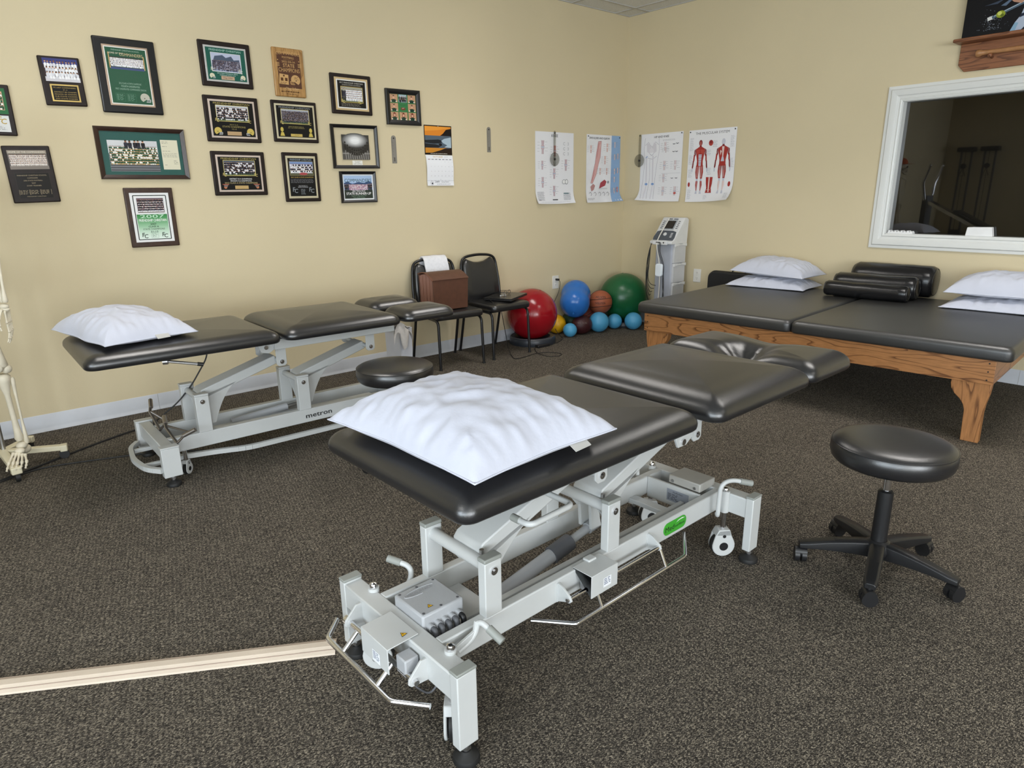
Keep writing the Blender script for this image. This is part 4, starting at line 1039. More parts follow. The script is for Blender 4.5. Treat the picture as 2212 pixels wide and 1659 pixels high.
# ================================================================== BALLS IN THE CORNER
def ball_mat(n, c, r=.3): return M(n, c, r, bump=(70, .10), var=(8, .06))
def fit_ball(name, c, r, mat, label, ribs=0, axis=(0, 0, 1), sc=(1, 1, 1), cat='ball', group='exercise balls'):
    t = empty(name, (c[0], c[1], c[2] - r * sc[2]), (0, 0, 0), label, cat, group)
    z = r * sc[2]; mb = MB().sphere((0, 0, z), r, 48, 32, sc)
    q = Vector((0, 0, 1)).rotation_difference(Vector(axis)); cc_ = Vector((0, 0, z))
    if ribs:
        out = []
        for v in mb.v:
            d = Vector(v) - cc_; h = q.inverted() @ d; ph = h.z / r
            k = 1 + .0022 * sin(ph * ribs * pi) if abs(ph) < .6 else 1; out.append(tuple(cc_ + d * k))
        mb.v = out
    o = mb.build('ball_skin', mat, t, smooth=80)
    vp = cc_ + (q @ Vector((0, 0, r * .995)))
    n_ = (q @ Vector((0, 0, 1)))
    MB().tube([vp, vp + n_ * .004], .009, 12).build('valve', mat, t)
    return t
def ring_base(c, r0, r1, h, mat, label):
    t = empty('ball_ring', (c[0], c[1], 0), label=label, cat='ball base')
    MB().lathe([(r0 * .86, 0), (r1, 0), (r1 + .003, .006), (r1, h * .8), (r1 - .006, h * .97), (r1 - .014, h), (r0 + .004, h), (r0, h * .9), (r0 * .86, 0)], (0, 0, 0), 56).build('ring', mat, t, smooth=50)
    MB().tube([((r1 - .012) * cos(a), (r1 - .012) * sin(a), h) for a in [2 * pi * k / 56 for k in range(56)]], .003, 6, closed=True).build('rim', DKGREY, t)
ring_base((4.185, 4.548), .165, .215, .068, M('charcoal_plastic', '#2d3138', .35), 'dark grey plastic ring base under the red ball')
fit_ball('exercise_ball', (4.185, 4.553, .272), .237, ball_mat('ball_red', '#93101c', .2), 'large glossy red exercise ball on a dark ring base', 26, (.2, -.3, 1))
ring_base((5.475, 4.515), .15, .19, .05, M('charcoal_plastic', '#2d3138', .35), 'dark grey ring base under the green ball')
fit_ball('exercise_ball', (5.475, 4.528, .288), .252, ball_mat('ball_green', '#155c35', .3), 'large dark green exercise ball in the room corner', 28, (0, .1, 1))
# peanut-shaped blue ball leaning into the corner
pb = empty('peanut_ball', (4.79, 4.575, .165), (0, 0, 0), 'bright blue peanut shaped exercise ball between red and green balls', 'ball', 'exercise balls')
pf = []
for k in range(33):
    f = -1 + 2 * k / 32; L_ = .205
    rr = .150 * sqrt(max(0.0, 1 - abs(f) ** 3.2)) * (1 - .045 * math.exp(-(f / .25) ** 2)); pf.append((rr + .0005, f * L_))
mb = MB().lathe(pf, (0, 0, 0), 48)
qn = Vector((0, 0, 1)).rotation_difference(Vector((.56, .45, .38)).normalized())
mb.v = [tuple(qn @ (Vector(v) * (1 + .002 * sin(v[2] * 160))) + Vector((0, 0, .180))) for v in mb.v]
mb.build('ball_skin', ball_mat('ball_blue', '#2a6dbd', .25), pb, smooth=80)
vp = qn @ Vector((0, 0, -.2155)) + Vector((0, 0, .165)); MB().tube([vp, vp + (qn @ Vector((0, 0, -.005)))], .010, 12).build('valve', M('ball_blue', '#1c5fae'), pb)
LBL = ball_mat('ball_sky_blue', '#4f9fc9', .42)
for i, (c, r, lb) in enumerate((((4.616, 4.474, .0676), .0676, 'smallest pale blue ball, on the carpet by the red ball'), ((4.995, 4.440, .101), .101, 'largest pale blue ball, below the orange basketball'),
                     ((5.235, 4.44, .077), .077, 'pale blue ball between the largest pale blue and green balls'), ((5.338, 4.278, .088), .088, 'pale blue ball beside the mat table corner'))):
    fit_ball('weighted_ball', c, r, LBL, lb, 0, (.6, -.2, -.6), group='pale blue small balls')
fit_ball('soft_ball', (4.645, 4.690, .095), .095, ball_mat('ball_yellow', '#e3ac12', .45), 'yellow ball half hidden behind the red ball')
fit_ball('soft_ball', (4.86, 4.690, .10), .10, ball_mat('ball_dark_green', '#12381f', .5), 'dark green ball tucked under the blue peanut ball')
def on_sphere_text(name, s, h, mat, parent, c, r, lat, lon, width=None, bold=0.0):
    vs, fs, x0, x1, y0_, y1_ = text_poly(s, bold); k = h / .72; kx = width / (x1 - x0) if width else k
    P = []
    for v in vs:
        x = (v[0] - (x0 + x1) / 2) * kx; y = v[1] * k; a = lon + x / (r * cos(lat)); b = lat + y / r
        P.append((c[0] + r * cos(b) * cos(a), c[1] + r * cos(b) * sin(a), c[2] + r * sin(b)))
    me = bpy.data.meshes.new(name); me.from_pydata(P, [], fs); me.materials.append(mat)
    o = bpy.data.objects.new(name, me); COL.objects.link(o); o.parent = parent
def basketball(c, r, col, label, ang, tilt, words=True):
    t = empty('basketball', (c[0], c[1], c[2] - r), label=label, cat='basketball', group='basketballs')
    MB().sphere((0, 0, r), r, 48, 32).build('ball_skin', M('basketball_' + col[1:], col, .55, bump=(330, .7)), t, smooth=80)
    o = Vector((0, 0, r)); k = r * 1.0006
    for pl in range(2):
        nrm = Vector((0, sin(tilt), cos(tilt))) if pl == 0 else Vector((cos(ang), sin(ang), 0))
        for off in ((0.30, -0.32) if pl == 0 else (0.0,)):
            e1 = nrm.orthogonal().normalized(); e2 = nrm.cross(e1); rr = sqrt(1 - off * off)
            MB().tube([o + k * (nrm * off + rr * (cos(a) * e1 + sin(a) * e2)) for a in [2 * pi * i / 56 for i in range(56)]], .0028, 6, closed=True).build('seam', BLACKINK, t)
    if words:
        lon = atan2(-c[1], -c[0])
        on_sphere_text('lettering', 'WILSON', .026, BLACKINK, t, (0, 0, r), r * 1.004, radians(26), lon, .115, .03)
        on_sphere_text('lettering', 'EVOLUTION', .020, BLACKINK, t, (0, 0, r), r * 1.004, radians(-2), lon, .105, .02)
    return t
basketball((5.088, 4.508, .285), .119, '#a85b3c', 'orange basketball with black lettering resting on smaller balls', .8, .12)
basketball((5.09, 4.675, .118), .118, '#7d3326', 'reddish brown basketball hidden behind the pale blue balls', .3, .9, False)
mr = empty('leather_ball', (4.80, 4.490, 0), label='dark maroon leather ball with faded lettering on the carpet', cat='ball')
MB().sphere((0, 0, .093), .105, 40, 24, (1.05, .92, .88)).build('ball_skin', M('maroon_leather', '#3a1418', .5, bump=(180, .5)), mr, smooth=80)
on_sphere_text('lettering', 'WILSON', .022, M('dull_grey_ink', '#6b5a55', .6), mr, (0, -.004, .093), .1055, radians(14), atan2(-4.49, -4.80), .10, .02)

# ================================================================== THERAPY CART
ct = empty('therapy_cart', (5.54, 4.02, 0), (0, 0, 0), 'white electrotherapy unit on grey cart with stacked drawers', 'therapy cart')
CARTG = M('cart_blue_grey', '#a4a8b2', .45); CARTW = M('cart_white', '#d9dadb', .4); CARTD = M('cart_slate', '#4d535c', .45)
MB().prism([(x, y) for x, y in rrect(.10, .10, .02, 4, 1)], 'z', .10, .87).build('column', CARTG, ct)
for k in range(4):
    z1_ = .868 - k * .188; z0_ = z1_ - .182
    if z0_ < .1: z0_ = .1
    d_ = MB().prism([(-.088, z0_), (.098, z0_), (.098, z1_), (-.088, z1_)], 'y', -.118, -.09).build('drawer', M('drawer_face', '#c5c6c8', .45), ct, bevel=.003)
    n = 10; pts = [(-.090 + .190 * i / n, z1_ + .004 - (.010 * math.exp(-((i - 5) / 1.5) ** 2))) for i in range(n + 1)] + [(.100 - .190 * i / n, z1_ - .026 + .012 * (1 - ((i - 5) / 5) ** 2)) for i in range(n + 1)]
    MB().prism(pts, 'y', -.128, -.112).build('drawer_lip', CARTW, d_, bevel=.002)
# head unit: wedge with sloping panel
hw = .128
prof = [(-.155, .868), (.098, .868), (.112, 1.095), (.085, 1.112), (.045, 1.112), (-.120, .905), (-.160, .895)]
hd = MB().prism(prof, 'y', -hw, hw).build('head_unit', CARTW, ct, bevel=.008, bseg=3)
pd = Vector((.165, 0, .207)).normalized(); pn_ = Vector((-pd.z, 0, pd.x))      # panel direction and normal
pm = Matrix(((0, pd.x, pn_.x), (-1, pd.y, pn_.y), (0, pd.z, pn_.z)))
pe = pm.to_euler(); base = Vector((-.120, 0, .905))
def panel(name, pts, mat, t0, t1, parent=hd):
    o = MB().prism(pts, 'z', t0, t1).build(name, mat, parent, base, pe, bevel=.001); return o
panel('lower_panel', [(-.115, -.005), (.115, -.005), (.122, .03), (.110, .095), (.07, .108), (-.07, .108), (-.110, .095), (-.122, .03)], CARTD, .0, .006)
scr = panel('screen_bezel', [(-.062, .122), (.062, .122), (.062, .232), (-.062, .232)], M('silver_bezel', '#9aa0a6', .35), .0, .004)
panel('screen', [(-.05, .132), (.05, .132), (.05, .222), (-.05, .222)], M('lcd_dark', (.02, .018, .02), .15), .004, .0055)
for s in (-1, 1):
    for k in range(5): panel('side_button', [(s * .088 - .012, .135 + k * .02), (s * .088 + .012, .135 + k * .02), (s * .088 + .012, .142 + k * .02), (s * .088 - .012, .142 + k * .02)], CARTD, .0, .003)
panel('start_knob', [(.018 * cos(a), .062 + .018 * sin(a)) for a in [2 * pi * k / 20 for k in range(20)]], CARTW, .006, .014)
for k in range(4): panel('side_button', [(.062 + .0, .03 + k * .014), (.086, .03 + k * .014), (.086, .037 + k * .014), (.062, .037 + k * .014)], CARTW, .006, .008)
panel('lettering_bar', [(-.06, .24), (-.005, .24), (-.005, .25), (-.06, .25)], CARTD, .0, .002)
panel('lettering_bar', [(.01, .24), (.06, .24), (.06, .25), (.01, .25)], CARTD, .0, .002)
MB().box(-.175, -.150, -.085, .085, .862, .905).build('socket_block', CARTW, hd, bevel=.008)
for y in (-.05, -.005, .012, .03): MB().tube([(-.1745, y, .885), (-.178, y, .885)], .007, 10).build('socket', BLACKPL, hd)
bs = MB()
for a in (35, 145, 215, 325): bs.obox((0, 0, .085), (.20 * cos(radians(a)), .20 * sin(radians(a)) , .07), .05, .03)
bs.build('cart_base', CARTG, ct, bevel=.004)
for a in (35, 145, 215, 325):
    x, y = .185 * cos(radians(a)), .185 * sin(radians(a)); MB().cyl((x - .012, y, .03), (x + .012, y, .03), .03, 18).cyl((x, y, .03), (x, y, .07), .008, 8).build('castor', RUBBER, ct)
MB().tube(rounded([(-.03, .0, 1.112), (-.06, .01, 1.06), (-.155, .025, .935), (-.185, .03, .86), (-.13, .02, .70), (-.125, .01, .5), (-.13, .015, .3), (-.13, .02, .16)], .08, 4), .0048, 8).build('probe_cable', M('cream_cable', '#e1ddd3', .5), ct)
for k, dy in enumerate((-.02, -.005)):
    MB().tube(rounded([(-.178, dy, .885), (-.19, dy, .80), (-.125, dy - .01, .68), (-.12, dy - .03 * k, .48), (-.125, dy - .025, .34), (-.12, dy + .01, .2)], .06, 4), .003, 8).build('lead_wire', RUBBER, ct)
for k in range(4):
    MB().tube(rounded([(-.15, .09, .90), (-.152, .118 + .003 * k, .86 - .01 * k), (-.15 - .006 * k, .125 + .006 * k, .70), (-.15, .14 + .005 * k, .55 - .03 * k), (-.14, .12, .47 - .04 * k), (-.12, .06 + .02 * k, .46 - .03 * k)], .05, 4), .003, 8).build('lead_wire', RUBBER, ct)
MB().tube(rounded([(-.155, .13, .80), (-.16, .155, .62), (-.15, .155, .40), (-.10, .12, .20), (-.02, .02, .09)], .06, 4), .0035, 8).build('lead_wire', RUBBER, ct)
o = MB().prism([(x, z + .62) for x, z in rrect(.038, .062, .022, 5, 2)], 'x', -.172, -.142).build('hand_remote', M('remote_white', '#e4ecf3', .35), ct, bevel=.006)

# ================================================================== WALL PIECES
def on_left(name, x, z, label, cat, group=None, tilt=0.0):
    t = empty(name, (x, YW - .0005, z), (0, 0, 0), label, cat, group)
    t.rotation_euler = (pi / 2, 0, 0)
    if tilt: t.rotation_euler = (Matrix.Rotation(pi / 2, 3, 'X') @ Matrix.Rotation(tilt, 3, 'Z')).to_euler()
    return t
def on_right(name, y, z, label, cat, group=None):
    return empty(name, (XW - .0005, y, z), (pi / 2, 0, -pi / 2), label, cat, group)
PLQ = M('dark_walnut_plaque', (.016, .0095, .0075), .45, spec=.3, var=(20, .3)); BLKF = M('black_frame_lacquer', (.008, .008, .009), .3)
WALN = M('walnut_frame', (.035, .017, .011), .35, var=(18, .3))
G1 = 'framed plaques on the picture wall'
def board(t, w, h, mat, th=.018, bev=.006): return MB().box(-w / 2, w / 2, -h / 2, h / 2, 0, th).build('board', mat, t, bevel=bev, bseg=3)
def moulding(t, w, h, fw, mat, th=.022, inner=.006):
    prof = [(0, 0), (0, th * .75), (fw * .15, th), (fw * .45, th * .92), (fw * .75, th * .7), (fw, th * .55), (fw, 0)]
    for side in range(4):
        vs = []
        for d, p in prof:
            x, y = w / 2 - d, h / 2 - d
            c = [(-x, y), (x, y), (x, -y), (-x, -y)]; a, b = c[side], c[(side + 1) % 4]; vs += [(a[0], a[1], p), (b[0], b[1], p)]
        n = len(prof); fs = [(2 * i, 2 * i + 1, 2 * ((i + 1) % n) + 1, 2 * ((i + 1) % n)) for i in range(n)] + [tuple(2 * i for i in range(n)), tuple(2 * i + 1 for i in range(n))[::-1]]
        MB().add(vs, fs).build('frame_side', mat, t, smooth=20)
def pane(t, w, h, z=.011): MB().box(-w / 2, w / 2, -h / 2, h / 2, z, z + .0015).build('glass', PANE, t, smooth=0)
GREENS = ('#1f4d33', '#20563a', '#efefe8'); WHITES = ('#e6e6ea', '#d8d8de', '#f2f2f4'); DARKS = ('#15151a', '#22222c', '#2b2b3a'); GREYS = ('#8d8d96', '#55555e', '#c9c9cf')

# A: green board cut by the left picture edge
t = on_left('team_plaque', .413, 1.840, 'green and white plaque on dark board at the far left', 'plaque', G1)
board(t, .208, .262, PLQ); p = Print(.0183); p.rect(-.088, -.02, .082, .112, '#2c6a3e'); p.rect(-.07, .0, .068, .095, '#caa38a'); p.team(-.068, .002, .066, .085, 4, 10, GREENS, GREENS, 4)
p.rect(-.06, -.112, .078, -.028, '#dfe0de'); p.logo_fc(.045, -.062, .03, '#b8972f'); p.lines(-.02, .07, -.085, 3, .008, .002, '#555555', 2)
p.build('print', t, PRINTG)
# B: ladies' team plaque
t = on_left('team_plaque', .779, 2.011, 'dark plaque with white uniformed team photo and gold edged plate', 'plaque', G1, radians(1.2))
board(t, .202, .258, PLQ); p = Print(.0183); p.rect(-.080, -.002, .088, .118, '#3a2a2a'); p.rect(-.080, .085, .088, .118, '#3b3f7a'); p.rect(-.080, -.002, .088, .022, '#cfccd0')
p.team(-.076, .045, .084, .108, 1, 8, WHITES, DARKS, 5); p.team(-.074, .012, .084, .075, 2, 8, WHITES, WHITES, 6); p.build('photo', t, PRINTG)
MB().box(-.068, .072, -.108, -.016, .017, .0195).build('gold_plate', M('gold_edge', (.62, .45, .16), .3, metal=.9), t, bevel=.001)
p = Print(.0197); p.rect(-.060, -.100, .064, -.024, '#0c0b0a')
for k, s in enumerate(('FC LADY COMMANDERS', '37 - 4', 'DISTRICT 8A CHAMPS', 'REGION 4A CHAMPS', 'SUB STATE CHAMPS', '2002 STATE CHAMPS')): p.text(s, .002, -.037 - k * .0115, .0062, '#b59a5a', width=.108 if len(s) > 10 else None)
p.build('lettering', t)
# C: big black frame with green poster under wavy film
t = on_left('framed_poster', 1.124, 2.067, 'largest black frame with glossy green team poster', 'framed picture', G1)
board(t, .330, .414, BLKF, .022, .008); MB().box(-.122, .122, -.166, .166, .021, .0235).build('gold_mat', M('rose_gold_mat', (.62, .47, .36), .28, metal=.8), t, bevel=.001)
p = Print(.0237); p.rect(-.113, -.157, .113, .157, '#e9e6df'); p.rect(-.108, -.152, .108, .152, '#145036')
p.text('HOME OF THE', -.055, .118, .009, '#e6dcc4', shear=.2); p.text('COMMANDERS', .028, .110, .017, '#c9b48a', width=.125, bold=.02); p.text('FRIENDSHIP CHRISTIAN SCHOOL', 0, .136, .008, '#9fb8a6', width=.15)
p.rect(-.09, .045, .09, .105, '#1d3a30'); p.team(-.088, .05, .088, .10, 4, 15, WHITES, WHITES, 7); p.rect(-.095, .04, -.090, .125, '#c9a66b'); p.rect(.090, .04, .095, .115, '#c9a66b'); p.rect(-.09, .035, .09, .046, '#3c4a7a')
for k, s in enumerate(('2012 CLASS A STATE CHAMPIONS', 'FOURTH UNDEFEATED', 'FIRST UNDEFEATED COMMANDERS SEASON')): p.text(s, .0, -.045 - k * .016, .010, '#8fb09c', width=(.12, .10, .165)[k], bold=.01)
for c_ in (-.062, -.004): p.frame(c_ - .024, -.14, c_ + .024, -.096, .0012, '#3f7a5c'); p.lines(c_ - .02, c_ + .02, -.104, 6, .006, .002, '#6f9c84', 9)
p.helmet(.070, -.115, .026, '#b9b7a8'); p.build('print', t, PRINTF)
# D: lower left plaque
t = on_left('team_plaque', .543, 1.505, 'dark plaque with sepia team photo and engraved black plate', 'plaque', G1, radians(1.5))
board(t, .225, .308, PLQ); p = Print(.0183); p.rect(-.092, .028, .092, .130, '#6d6660'); p.rect(-.092, .112, .092, .130, '#9a8f80'); p.text('HOME OF THE COMMANDERS', .0, .116, .009, '#e8e0d2', width=.17); p.team(-.086, .045, .086, .108, 4, 15, ('#d9cfc8', '#e6ded8'), ('#cfc6be', '#bdb2aa'), 8); p.rect(-.092, .028, .092, .046, '#857c74')
p.rect(-.080, -.130, .082, .008, '#16120f'); p.frame(-.080, -.130, .082, .008, .0012, '#3a332c')
for k, (s, w_) in enumerate((('FRIENDSHIP CHRISTIAN SCHOOL', .14), ('COMMANDERS', .05), ('2006 STATE FOOTBALL', .09), ('2007', .02), ('STAFF TRAINER', .07))): p.text(s, 0, -.008 - k * .014, .0066, '#a8997c', width=w_)
for c_ in (-.052, 0, .052): p.lines(c_ - .02, c_ + .02, -.088, 4, .006, .0022, '#a8997c', 12 + int(c_ * 100)); p.line([(c_ - .024, -.082), (c_ - .024, -.11)], .0015, '#a8997c'); p.line([(c_ + .024, -.082), (c_ + .024, -.11)], .0015, '#a8997c')
p.text('FRIENDSHIP CHRISTIAN', 0, -.122, .005, '#a8997c', width=.09); p.build('print', t, PRINTG)
# E: wide frame, team photo and letter on green mat
t = on_left('framed_photo', 1.140, 1.631, 'wide walnut frame with green team photo and letter', 'framed picture', G1)
moulding(t, .503, .302, .026, WALN); MB().box(-.232, .232, -.132, .132, 0, .004).build('backing', BLKF, t)
p = Print(.0045); p.rect(-.228, -.128, .228, .128, '#2c5a54'); p.rect(-.19, -.105, .085, .075, '#d9dadb')
for k in range(40): p.line([(-.188 + k * .0068, .01), (-.188 + k * .0068, .074)], .0009, '#a9abb0')
p.rect(-.19, -.105, .085, .0, '#77797d')
for k in range(7): p.rect(-.19, -.10 + k * .014, .085, -.095 + k * .014, '#3f4145')
p.team(-.185, -.065, .082, .042, 6, 22, GREENS, ('#c9a86a', '#b8955a', '#e0dccb'), 9)
p.team(-.10, .030, .015, .075, 1, 5, DARKS, DARKS, 3)
p.rect(.105, -.092, .205, .085, '#ded9c0'); p.lines(.112, .15, .072, 2, .008, .002, '#77746a', 1); p.lines(.112, .155, .045, 1, .008, .002, '#77746a', 2); p.lines(.112, .165, .018, 1, .008, .002, '#77746a', 3); p.lines(.112, .2, .004, 4, .007, .002, '#8a877c', 4, .1); p.lines(.17, .198, -.04, 3, .009, .002, '#55534c', 6); p.lines(.115, .13, -.066, 1, .007, .002, '#77746a', 8)
p.build('print', t); pane(t, .455, .254)
# F: 2007 green certificate
t = on_left('team_plaque', 1.131, 1.248, 'brown plaque with white and green 2007 champions print', 'plaque', G1, radians(-.2))
board(t, .280, .362, M('brown_plaque', (.045, .022, .014), .35, var=(24, .3))); p = Print(.0183); p.rect(-.112, -.150, .112, .150, '#dcdcda'); p.rect(-.112, -.150, .112, .150, '#e6e6e6'); p.frame(-.094, -.134, .094, .134, .005, '#13241a')
for k in range(16): p.rect(-.088, .02 - k * .0095 - .0095, .088, .02 - k * .0095, ['#3f8a4c', '#4a9156', '#569a61', '#64a36e', '#72ac7b', '#80b488', '#8ebd95', '#9bc5a1', '#a8cdad', '#b4d4b8', '#bedac2', '#c8e0cb', '#d0e4d2', '#d7e8d9', '#dcebde', '#e0ede2'][k])
p.rect(-.078, .028, .078, .120, '#6d5d66'); p.rect(-.078, .028, .078, .042, '#8b8580'); p.team(-.074, .036, .074, .112, 4, 12, DARKS + ('#4a3038',), WHITES, 11); p.frame(-.078, .028, .078, .120, .002, '#f0f0f0')
p.text('2007', 0, -.002, .020, '#bfe0c4', width=.14, bold=.02); p.text('FRIENDSHIP CHRISTIAN', 0, -.024, .016, '#f4f6f2', width=.160, bold=.03)
for k, (s, w_) in enumerate((('2007', .035), ('CLASS A', .06), ('STATE CHAMPIONS', .125), ('31-13', .042))): p.text(s, 0, -.045 - k * .0155, .0105, '#13301d', width=w_, bold=.02)
p.logo_fc(-.058, -.118, .026, '#182a20'); p.logo_fc(.058, -.118, .026, '#182a20'); p.frame(-.02, -.126, .02, -.092, .001, '#7c9a84'); p.lines(-.015, .015, -.098, 4, .007, .002, '#557560', 4); p.build('print', t, PRINTG)
# G..P: plaques with silver or gold plates
def plate_plaque(letter, x, z, w, h, label, plate, pw, ph, mat=PLQ, name='team_plaque', tilt=0.0):
    t = on_left(name, x, z, label, 'plaque', G1, tilt); board(t, w, h, mat, .018, .007)
    MB().box(-pw / 2, pw / 2, -ph / 2, ph / 2, .017, .0200).build('plate', plate, t, bevel=.001)
    return t
SILV = M('satin_silver_plate', (.66, .66, .66), .35, metal=.6); GOLDP = M('pale_gold_plate', (.70, .64, .46), .38, metal=.55); CREAMP = M('rose_cream_plate', (.66, .55, .48), .4, metal=.4)
t = plate_plaque('G', 1.710, 2.190, .328, .271, 'dark plaque with green silver edged 2012 football print', SILV, .268, .212)
p = Print(.0202); p.rect(-.123, -.095, .123, .095, '#1f5a4c'); p.text('FRIENDSHIP CHRISTIAN', 0, .076, .012, '#9fc0b4', width=.20, bold=.01); p.rect(-.094, -.045, .094, .066, '#b9c0d6'); p.poly([(-.09, .0), (-.07, .046), (-.02, .055), (.0, .04), (.035, .052), (.05, .03), (.085, .035), (.09, -.02), (-.09, -.02)], '#4f5a6e'); p.team(-.088, -.04, .088, .022, 6, 17, ('#2d3348', '#4a5168', '#8d93a8'), ('#3a4056', '#6f7690'), 13)
p.frame(-.094, -.045, .094, .066, .002, '#e8e8e0'); p.logo_fc(-.09, -.04, .02, '#d8d8c8'); p.logo_fc(.085, -.042, .02, '#d8d8c8'); p.text('2012 State Champions DII-A', 0, -.057, .0075, '#cfe0d8', width=.13); p.text('Undefeated Season 15-0', 0, -.067, .0065, '#cfe0d8', width=.10)
p.rect(-.042, -.091, .042, -.070, '#c4a58a'); p.text('Oleg Urban', 0, -.084, .010, '#33261d', width=.062); p.helmet(-.098, -.073, .016, '#d8d4b8'); p.helmet(.098, -.073, .016, '#d8d4b8', -1); p.build('print', t, PRINTG)
t = on_left('wood_plaque', 2.133, 2.182, 'light oak plaque engraved with 2022 state champions lettering', 'plaque', G1)
LOAK = wood_mat('pale_oak_plaque', '#b58a52', '#8f6534', (24, 2.2, 24), 8.0); BURN = M('laser_burnt_wood', '#54301a', .6, var=(40, .2))
MB().box(-.111, .111, -.155, .155, 0, .018).build('board', LOAK, t, bevel=.010, bseg=3)
MB().box(-.080, .082, -.098, .118, .017, .0184).build('engraved_field', BURN, t)
p = Print(.0186); LT = '#c9a06a'
p.text('COMMANDERS', 0, .108, .018, LT, width=.17, bold=.02, arch=.35); p.text('FOOTBALL', 0, .089, .012, LT, width=.085, bold=.01); p.text('FRIENDSHIP', 0, .079, .005, '#a37c4c', width=.07); p.text('2022 DII-1A', 0, .062, .0125, LT, width=.095, bold=.01)
p.text('STATE', 0, .034, .022, LT, width=.082, bold=.02); p.text('CHAMPIONS', 0, .003, .026, LT, width=.150, bold=.02)
for s in (-1, 1):
    for k in range(3): p.rect(s * .078 - .013, .056 - k * .009, s * .078 + .013, .060 - k * .009, LT)
    p.disc(s * .075, .076, .004, LT, seg=5)
p.poly([(-.08, -.075), (-.012, -.078), (-.010, -.015), (-.072, -.010)], LT); p.rect(-.066, -.055, -.048, -.035, '#5b3820'); p.rect(-.036, -.055, -.018, -.035, '#5b3820'); p.disc(-.042, -.022, .006, '#5b3820'); p.lines(-.07, -.02, -.066, 2, .006, .0025, '#5b3820', 3)
p.helmet(.04, -.045, .033, LT, -1, LT); p.text('FC', .048, -.042, .018, '#5b3820'); p.text('Oleg Urban', .01, -.108, .016, '#d9b583', width=.095, shear=.25); p.lines(-.07, .07, -.125, 1, .008, .006, '#4a2c18', 2, .05); p.lines(-.035, .035, -.138, 1, .008, .003, '#4a2c18', 5, .05)
p.build('engraving', t)
def photo_plaque(letter, x, z, w, h, label, plate, pw, ph, title, jersey, pants, seed, foot, sky='#c9cdd4', helmets=None, rows=4, n=14, tcol='#a89a5e', hcol='#cbb870', gap=.0):
    t = plate_plaque(letter, x, z, w, h, label, plate, pw, ph)
    p = Print(.0202); a, b = pw / 2 - .012, ph / 2 - .012; p.rect(-a, -b, a, b, '#0d0c0b')
    p.text(title, 0, b - .016, .011, tcol, width=a * 1.7, bold=.02)
    py0, py1 = b - .022 - .92 * b, b - .022; px_ = a * .76
    p.rect(-px_, py0, px_, py1, sky); p.rect(-px_, py0, px_, py0 + (py1 - py0) * .25, '#5b6a4a'); p.team(-px_ * .96, py0 + .008, px_ * .96, py0 + (py1 - py0) * .9, rows, n, jersey, pants, seed); p.frame(-px_, py0, px_, py1, .003, hcol)
    p.text('Commanders', 0, py0 - .002, .010, hcol, shear=.3, width=a * .7); p.logo_fc(-px_, py0, .018, hcol); p.logo_fc(px_, py0, .018, hcol)
    y = py0 - .016
    for s, w_, hh, c_ in foot: p.text(s, 0, y - hh, hh, c_, width=w_, bold=.02); y -= hh * 1.45
    return t, p, a, b
t, p, a, b = photo_plaque('I', 1.711, 1.859, .355, .284, 'dark plaque with two gold helmets under a team photo', CREAMP, .300, .236, 'FRIENDSHIP CHRISTIAN', DARKS + ('#e0e0e4',), ('#d8d8dc', '#22222a'), 15, (('2010 2-A', .055, .008, '#8f8552'), ('STATE CHAMPIONS', .15, .011, '#a89a5e'), ('15-0', .03, .008, '#8f8552')))
p.helmet(-a + .032, -b + .030, .024, '#cbb35c'); p.helmet(a - .032, -b + .030, .024, '#cbb35c', -1); p.rect(-.048, -b + .006, .045, -b + .030, '#b99a72'); p.build('print', t, PRINTG)
t, p, a, b = photo_plaque('J', 2.144, 1.866, .329, .272, 'dark plaque with pale gold plate and dark building team photo', GOLDP, .290, .228, 'FRIENDSHIP CHRISTIAN', ('#22242e', '#33364a', '#555a72'), ('#22242e', '#444a3a'), 17, (('BACK TO BACK CLASS 1A', .11, .006, '#a89a5e'), ('2011 / 2012 STATE CHAMPIONS', .12, .006, '#a89a5e')), '#aab2bf', tcol='#8d8f93', rows=6, n=18)
for s in (-1, 1): p.poly([(s * (a - .012), -b + .006), (s * (a - .045), -b + .006), (s * (a - .038), -b + .03), (s * (a - .02), -b + .03)], '#c9b458'); p.disc(s * (a - .028), -b + .048, .011, '#c9b458', ry=.016)
p.rect(-.045, -b + .004, .04, -b + .022, '#c2a95c'); p.text('Oleg Urban', 0, -b + .0125, .005, '#40351c'); p.build('print', t, PRINTG)
t, p, a, b = photo_plaque('K', 1.715, 1.517, .356, .284, 'dark plaque with basketball emblems under a team photo', CREAMP, .300, .236, 'FRIENDSHIP CHRISTIAN', DARKS + ('#dedee4',), ('#d8d8dc', '#22222a'), 19, (('DISTRICT 8 A CHAMPIONS', .15, .009, '#f0f0f0'), ('REGION 4 A CHAMPIONS', .14, .009, '#f0f0f0'), ('2012 CLASS A STATE CHAMPIONS', .22, .010, '#c9b884')), '#54606e', rows=4, n=11)
for s in (-1, 1): p.disc(s * (a - .03), -b + .018, .010, '#c47a55'); p.line([(s * (a - .055), -b + .036), (s * (a - .012), -b + .036)], .004, '#b0573f'); p.poly([(s * (a - .05), -b + .034), (s * (a - .018), -b + .034), (s * (a - .026), -b + .018), (s * (a - .042), -b + .018)], '#7a6a66')
p.rect(-.045, -b + .006, .045, -b + .028, '#bfa06a'); p.build('print', t, PRINTG)
t = plate_plaque('L', 2.153, 1.494, .267, .337, 'upright dark plaque with paragraph of text and blue team photo', GOLDP, .222, .290)
